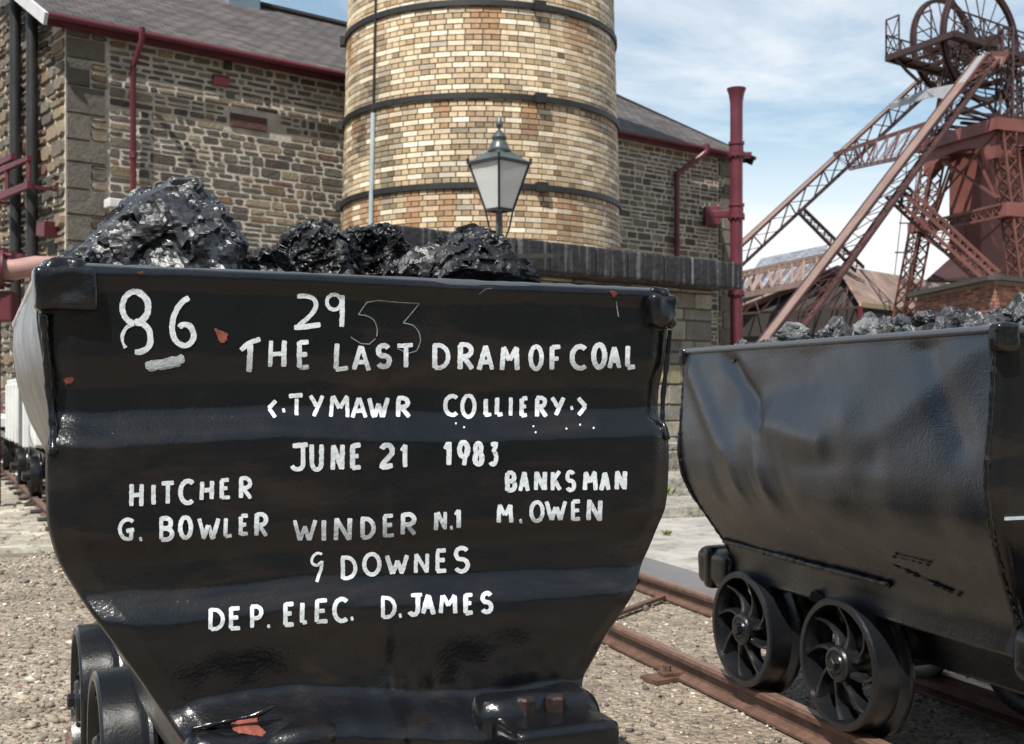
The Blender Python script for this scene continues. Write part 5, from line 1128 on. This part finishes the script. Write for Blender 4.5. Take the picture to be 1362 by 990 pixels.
for y in (.87, 1.46): bk_.bar((-.27, y + .04, .42), (-.40, y + .19, .50), .05, .03); bk_.bar((-.27, y - .04, .42), (-.36, y - .2, .50), .05, .03)
bk_.build('body_strut', M['black'], tubR)
# ---------------- white drams on the left track
r_ = empty('white_dram', wk(.41, .6), TH_W); tag(r_, 'white-painted dram with ribbed sides peeping out left of the lettered tub', 'dram')
P_ = [(.50, 1.33), (.50, 1.15), (.49, .95), (.48, .75), (.44, .62)]
body_shell(r_, P_, 2.9, .0, False, 'white_paint'); end_plate_simple(r_, P_, 0, 0, 'white_paint'); end_plate_simple(r_, P_, 2.89, 0, 'white_paint')
for x_ in (-.5, .5): f = MB(); f.bbox((x_, 1.45, 1.31), (.06, 2.98, .08), .01); f.build('side_rim', M['white_paint'], r_)
for y_ in (0, 2.9): f = MB(); f.bbox((0, y_, 1.31), (.93, .06, .082), .01); f.build('end_rim', M['white_paint'], r_)
for y_ in (.06, .62, 1.2, 1.75, 2.3, 2.84):
    for sx in (-1, 1): f = MB(); f.bbox((sx * .52, y_, .96), (.06, .09, .66), .012); f.build('rib', M['white_paint'], r_)
for x_ in (-.4, -.15, .15, .4): f = MB(); f.bbox((x_, -.02, .96), (.08, .05, .62), .01); f.build('rib', M['white_paint'], r_)
for sx in (-1, 1): f = MB(); f.bbox((sx * .28, 1.45, .48), (.08, 3.0, .14), .01); f.build('chassis_beam', M['black'], r_)
def plain_wheels(r_, ys):
    for y in ys:
        a_ = MB(); a_.tube([(-.46, y, .31), (.46, y, .31)], .03, 12); a_.build('axle', M['black_iron'], r_, True)
        for sx in (-1, 1): w_ = wheel_parts(r_, (sx * .46, y, .31), sx, True); h = MB(); h.lathe([(.0, sx * .07), (.04, sx * .07), (.05, sx * .06), (.05, -sx * .03), (.17, -sx * .05)], 30, 'X'); h.build('wheel_disc', M['black_wheel'], w_, True)
plain_wheels(r_, (.45, 2.3))
wt_r = empty('flat_wagon', wk(.41, 4.6), TH_W); tag(wt_r, 'low white flat wagon at the left edge beyond the white dram', 'wagon')
wt = MB(); wt.bbox((0, 2.0, .80), (1.15, 4.0, .12), .01); wt.build('deck', M['white_paint'], wt_r)
for sx in (-1, 1): wt = MB(); wt.bbox((sx * .4, 2.0, .60), (.08, 3.9, .09), .01); wt.build('chassis_beam', M['white_paint'], wt_r)
for y_ in (.3, 2, 3.7): wt = MB(); wt.bbox((0, y_, .70), (.9, .1, .1), .01); wt.build('cross_beam', M['black'], wt_r)
plain_wheels(wt_r, (1.2, 3.4))
# ================================================================ COAL
def lump_mesh(name, planes, sub, amp, fr, seed, mat, scale=1.0, off=Vector((0, 0, 0))):
    bm = bmesh.new(); bmesh.ops.create_icosphere(bm, subdivisions=sub, radius=1.0); o_ = Vector((seed * 3.7, seed * 1.3, seed * 2.1))
    strat = Matrix.Rotation(.5, 3, 'Y') @ Matrix.Rotation(.35, 3, 'X')
    for v in bm.verts:
        d = v.co.normalized(); r_ = 9
        for n_, h_ in planes:
            c_ = d.dot(n_)
            if c_ > 1e-3: r_ = min(r_, h_ / c_)
        p = d * r_; q_ = p * fr + o_; s_ = strat @ p
        a = noise.noise(q_ * .8) * .9 + abs(noise.noise(q_ * 2.3)) * .4 - .15
        # blocky cleats: cell noise steps
        wp = noise.noise_vector(q_ * 1.2) * .6; cell = noise.cell(Vector((s_.x * fr * 1.1, s_.y * fr * 1.1, s_.z * fr * 1.7)) + o_ + wp) - .5
        cell2 = noise.cell(Vector((s_.x * fr * 3, s_.y * fr * 3, s_.z * fr * 4)) + o_ + wp * 2) - .5
        a += cell * .62 + cell2 * .22 + noise.noise(q_ * 6) * .12 + noise.noise(q_ * 13) * .06
        v.co = (p + d * a * amp) * scale + off
    me = bpy.data.meshes.new(name); bm.to_mesh(me); bm.free(); me.materials.append(mat); return me
def sil_lump(poly, ydep, yoff, label, seed, name='coal_lump', amp=.016, mat='coal', fr=16, grp='big coal lumps heaped on the lettered tub'):
    """faceted lump whose outline follows poly (photo pixels) at depth yoff behind the lettered face"""
    pts = [fl_loc(x, y, yoff) for x, y in poly]; cx_ = sum(p[0] for p in pts) / len(pts); cz_ = (max(p[1] for p in pts) + min(p[1] for p in pts)) / 2
    planes = []
    r2 = random.Random(seed)
    for a, b_ in zip(pts, pts[1:] + pts[:1]):
        dx, dz = b_[0] - a[0], b_[1] - a[1]; l = math.hypot(dx, dz)
        nx, nz = dz / l, -dx / l; h_ = nx * (a[0] - cx_) + nz * (a[1] - cz_)
        if h_ < 0: nx, nz, h_ = -nx, -nz, -h_
        for ty in (-.35, .3): n_ = Vector((nx, ty + r2.uniform(-.1, .1), nz)).normalized(); planes.append((n_, h_ * (1.0 if ty < 0 else 1.0) * (n_.x * nx + n_.z * nz) + ydep * .10))
        planes.append((Vector((nx, 0, nz)), h_))
    for k in range(7): n_ = Vector((r2.uniform(-.7, .7), -1 if k < 5 else 1, r2.uniform(-.1, .8))).normalized(); planes.append((n_, ydep * r2.uniform(.75, 1.0)))
    planes.append((Vector((0, -1, .15)).normalized(), ydep)); planes.append((Vector((0, 1, 0)), ydep)); planes.append((Vector((0, 0, -1)), max(.05, cz_ - min(p[1] for p in pts))))
    me = lump_mesh(name, planes, 6, amp, fr, seed, M[mat]); o = bpy.data.objects.new(name, me); link(o)
    o.location = O_F + FW * cx_ + FU * yoff + Vector((0, 0, cz_)); o.rotation_euler = (0, 0, TH_F); tag(o, label, 'coal lump', grp); return o
sil_lump([(90, 345), (128, 303), (182, 254), (222, 240), (250, 241), (277, 268), (322, 325), (334, 372), (330, 400), (100, 400)], .20, .36, 'biggest coal lump, pointed, at the left end of the lettered tub', 11, amp=.014, mat='coal_grey')
sil_lump([(362, 372), (370, 338), (388, 304), (404, 294), (430, 297), (458, 318), (478, 372), (474, 400), (366, 400)], .15, .34, 'glossy coal lump left of the middle on the lettered tub', 23, amp=.016, fr=19)
sil_lump([(432, 380), (446, 322), (474, 300), (505, 299), (528, 318), (552, 348), (560, 380), (552, 400), (436, 400)], .14, .40, 'rough crested coal lump in the middle of the lettered tub', 37, amp=.018, fr=20)
sil_lump([(538, 372), (560, 335), (598, 309), (624, 300), (648, 312), (676, 342), (704, 378), (700, 400), (545, 400)], .16, .33, 'low ridge-shaped coal lump at the right of the lettered tub', 41, amp=.014, fr=18)
# small lumps
base = []
for k in range(8):
    r2 = random.Random(100 + k); pls = []
    for j in range(15): n_ = Vector((r2.gauss(0, 1), r2.gauss(0, 1), r2.gauss(0, 1))).normalized(); pls.append((n_, r2.uniform(.62, 1.0)))
    for n_ in ((1, 0, 0), (-1, 0, 0), (0, 1, 0), (0, -1, 0), (0, 0, 1), (0, 0, -1)): pls.append((Vector(n_), 1.0 * (1 if n_[2] == 0 else .75)))
    base.append(lump_mesh('small_coal_%d' % k, pls, 4, .10, 2.2, 50 + k, M['coal_small']))
pale = base[3].copy(); pale.materials[0] = M['coal_pale']; base2 = [b_.copy() for b_ in base]
for b_ in base2: b_.materials[0] = M['coal_piece']
def small(loc, s_, label, grp, me, rs=None):
    o = bpy.data.objects.new('coal_lump', me); link(o); o.location = loc; o.scale = (s_ * rnd.uniform(.8, 1.25), s_ * rnd.uniform(.75, 1.1), s_ * rnd.uniform(.6, .9)); o.rotation_euler = rs or (rnd.uniform(0, 6.3), rnd.uniform(0, 6.3), rnd.uniform(0, 6.3)); tag(o, label, 'coal lump', grp); return o
for (x, y, s_, lb) in ((345, 352, .05, 'small coal lump beside the foot of the biggest lump'), (362, 345, .045, 'small coal lump against the glossy lump on its left'), (352, 366, .04, 'lowest small coal piece at the rim right of the biggest lump'), (554, 352, .05, 'small coal lump wedged between the crested lump and the low ridge lump'), (690, 372, .05, 'small coal lump at the right foot of the ridge-shaped lump'), (105, 345, .05, 'small coal lump at the left corner of the lettered tub')):
    q_ = fl_loc(x, y, .26); small(O_F + FW * q_[0] + FU * .26 + Vector((0, 0, q_[1] - .015)), s_, lb, 'small coal pieces between the big lumps', base2[rnd.randrange(8)])
def bed(name, O, FWv, FUv, w_, L_, z, label, hfun, mat, seed):
    n = 70; P_ = np.zeros((n, n, 3))
    for i in range(n):
        for j in range(n):
            x = (j / (n - 1) * 2 - 1) * w_; y = .02 + (L_ - .04) * i / (n - 1); P_[i, j] = (x, y, z + hfun(x, y) + .025 * noise.noise(Vector((x * 16, y * 16, seed))) + .02 * (noise.cell(Vector((x * 20, y * 20, seed))) - .5))
    o = grid_mesh(name, P_, M[mat], None, False); o.location = O; o.rotation_euler = (0, 0, math.atan2(FWv.y, FWv.x)); tag(o, label, 'coal', kind='stuff'); return o
bed('fine_coal', O_F, FW, FU, .575, LB, 1.32, 'fine coal filling the lettered tub between its lumps', lambda x, y: .02 * (1 - (x / .6) ** 2), 'coal', 4.4)
def hR(x, y):
    e = 1 - .75 * sst(.42, .60, abs(x)); f = sst(0, .25, y) * (1 - sst(1.25, 1.6, y)); return (.030 * (1 - sst(.55, 1.15, y)) + .045) * e * max(.25, f)
bed('fine_coal', O_R, RW, RU, .58, LR, 1.30, 'fine coal filling the dented right-hand tub', hR, 'coal_bed', 7.7)
pts = []
for k in range(6000):
    if len(pts) >= 270: break
    x, y = rnd.uniform(-.545, .50), rnd.uniform(.06, LR - .07); s_ = rnd.choice([.020, .026, .032, .04, .05]) * (1.12 if y < .9 else .8)
    if all((x - a) ** 2 + (y - b_) ** 2 > ((s_ + c_) * .66) ** 2 for a, b_, c_ in pts): pts.append((x, y, s_))
pts.sort(key=lambda p: -p[2])
edge_lab = 'mid-sized dusty coal lump among many alike in the dented tub'
for i, (x, y, s_) in enumerate(pts):
    z = 1.30 + hR(x, y) + s_ * .25; far = y > 1.0; bg_ = s_ > .05
    lb = ('small coal lump in the thin heap at the far end of the dented tub' if far and s_ < .028 else 'larger coal lump in the thin heap at the far end of the dented tub' if far else 'big dusty coal lump in the high part of the heap in the dented tub' if bg_ else 'small dusty coal lump in the high part of the heap in the dented tub' if s_ < .034 else edge_lab)
    small(O_R + RW * x + RU * y + Vector((0, 0, z)), s_, lb, 'coal lumps heaped in the right-hand tub', base[rnd.randrange(8)])
q_ = near_pt = O_R + RW * -.50 + RU * 1.02 + Vector((0, 0, 1.375)); small(q_, .052, 'single pale grey lump standing at the far part of the dented tub', 'coal lumps heaped in the right-hand tub', pale)
q_ = O_R + RW * -.50 + RU * .62 + Vector((0, 0, 1.35)); small(q_, .075, 'flat pale grey slab-like lump at the rim of the dented tub', 'coal lumps heaped in the right-hand tub', pale)
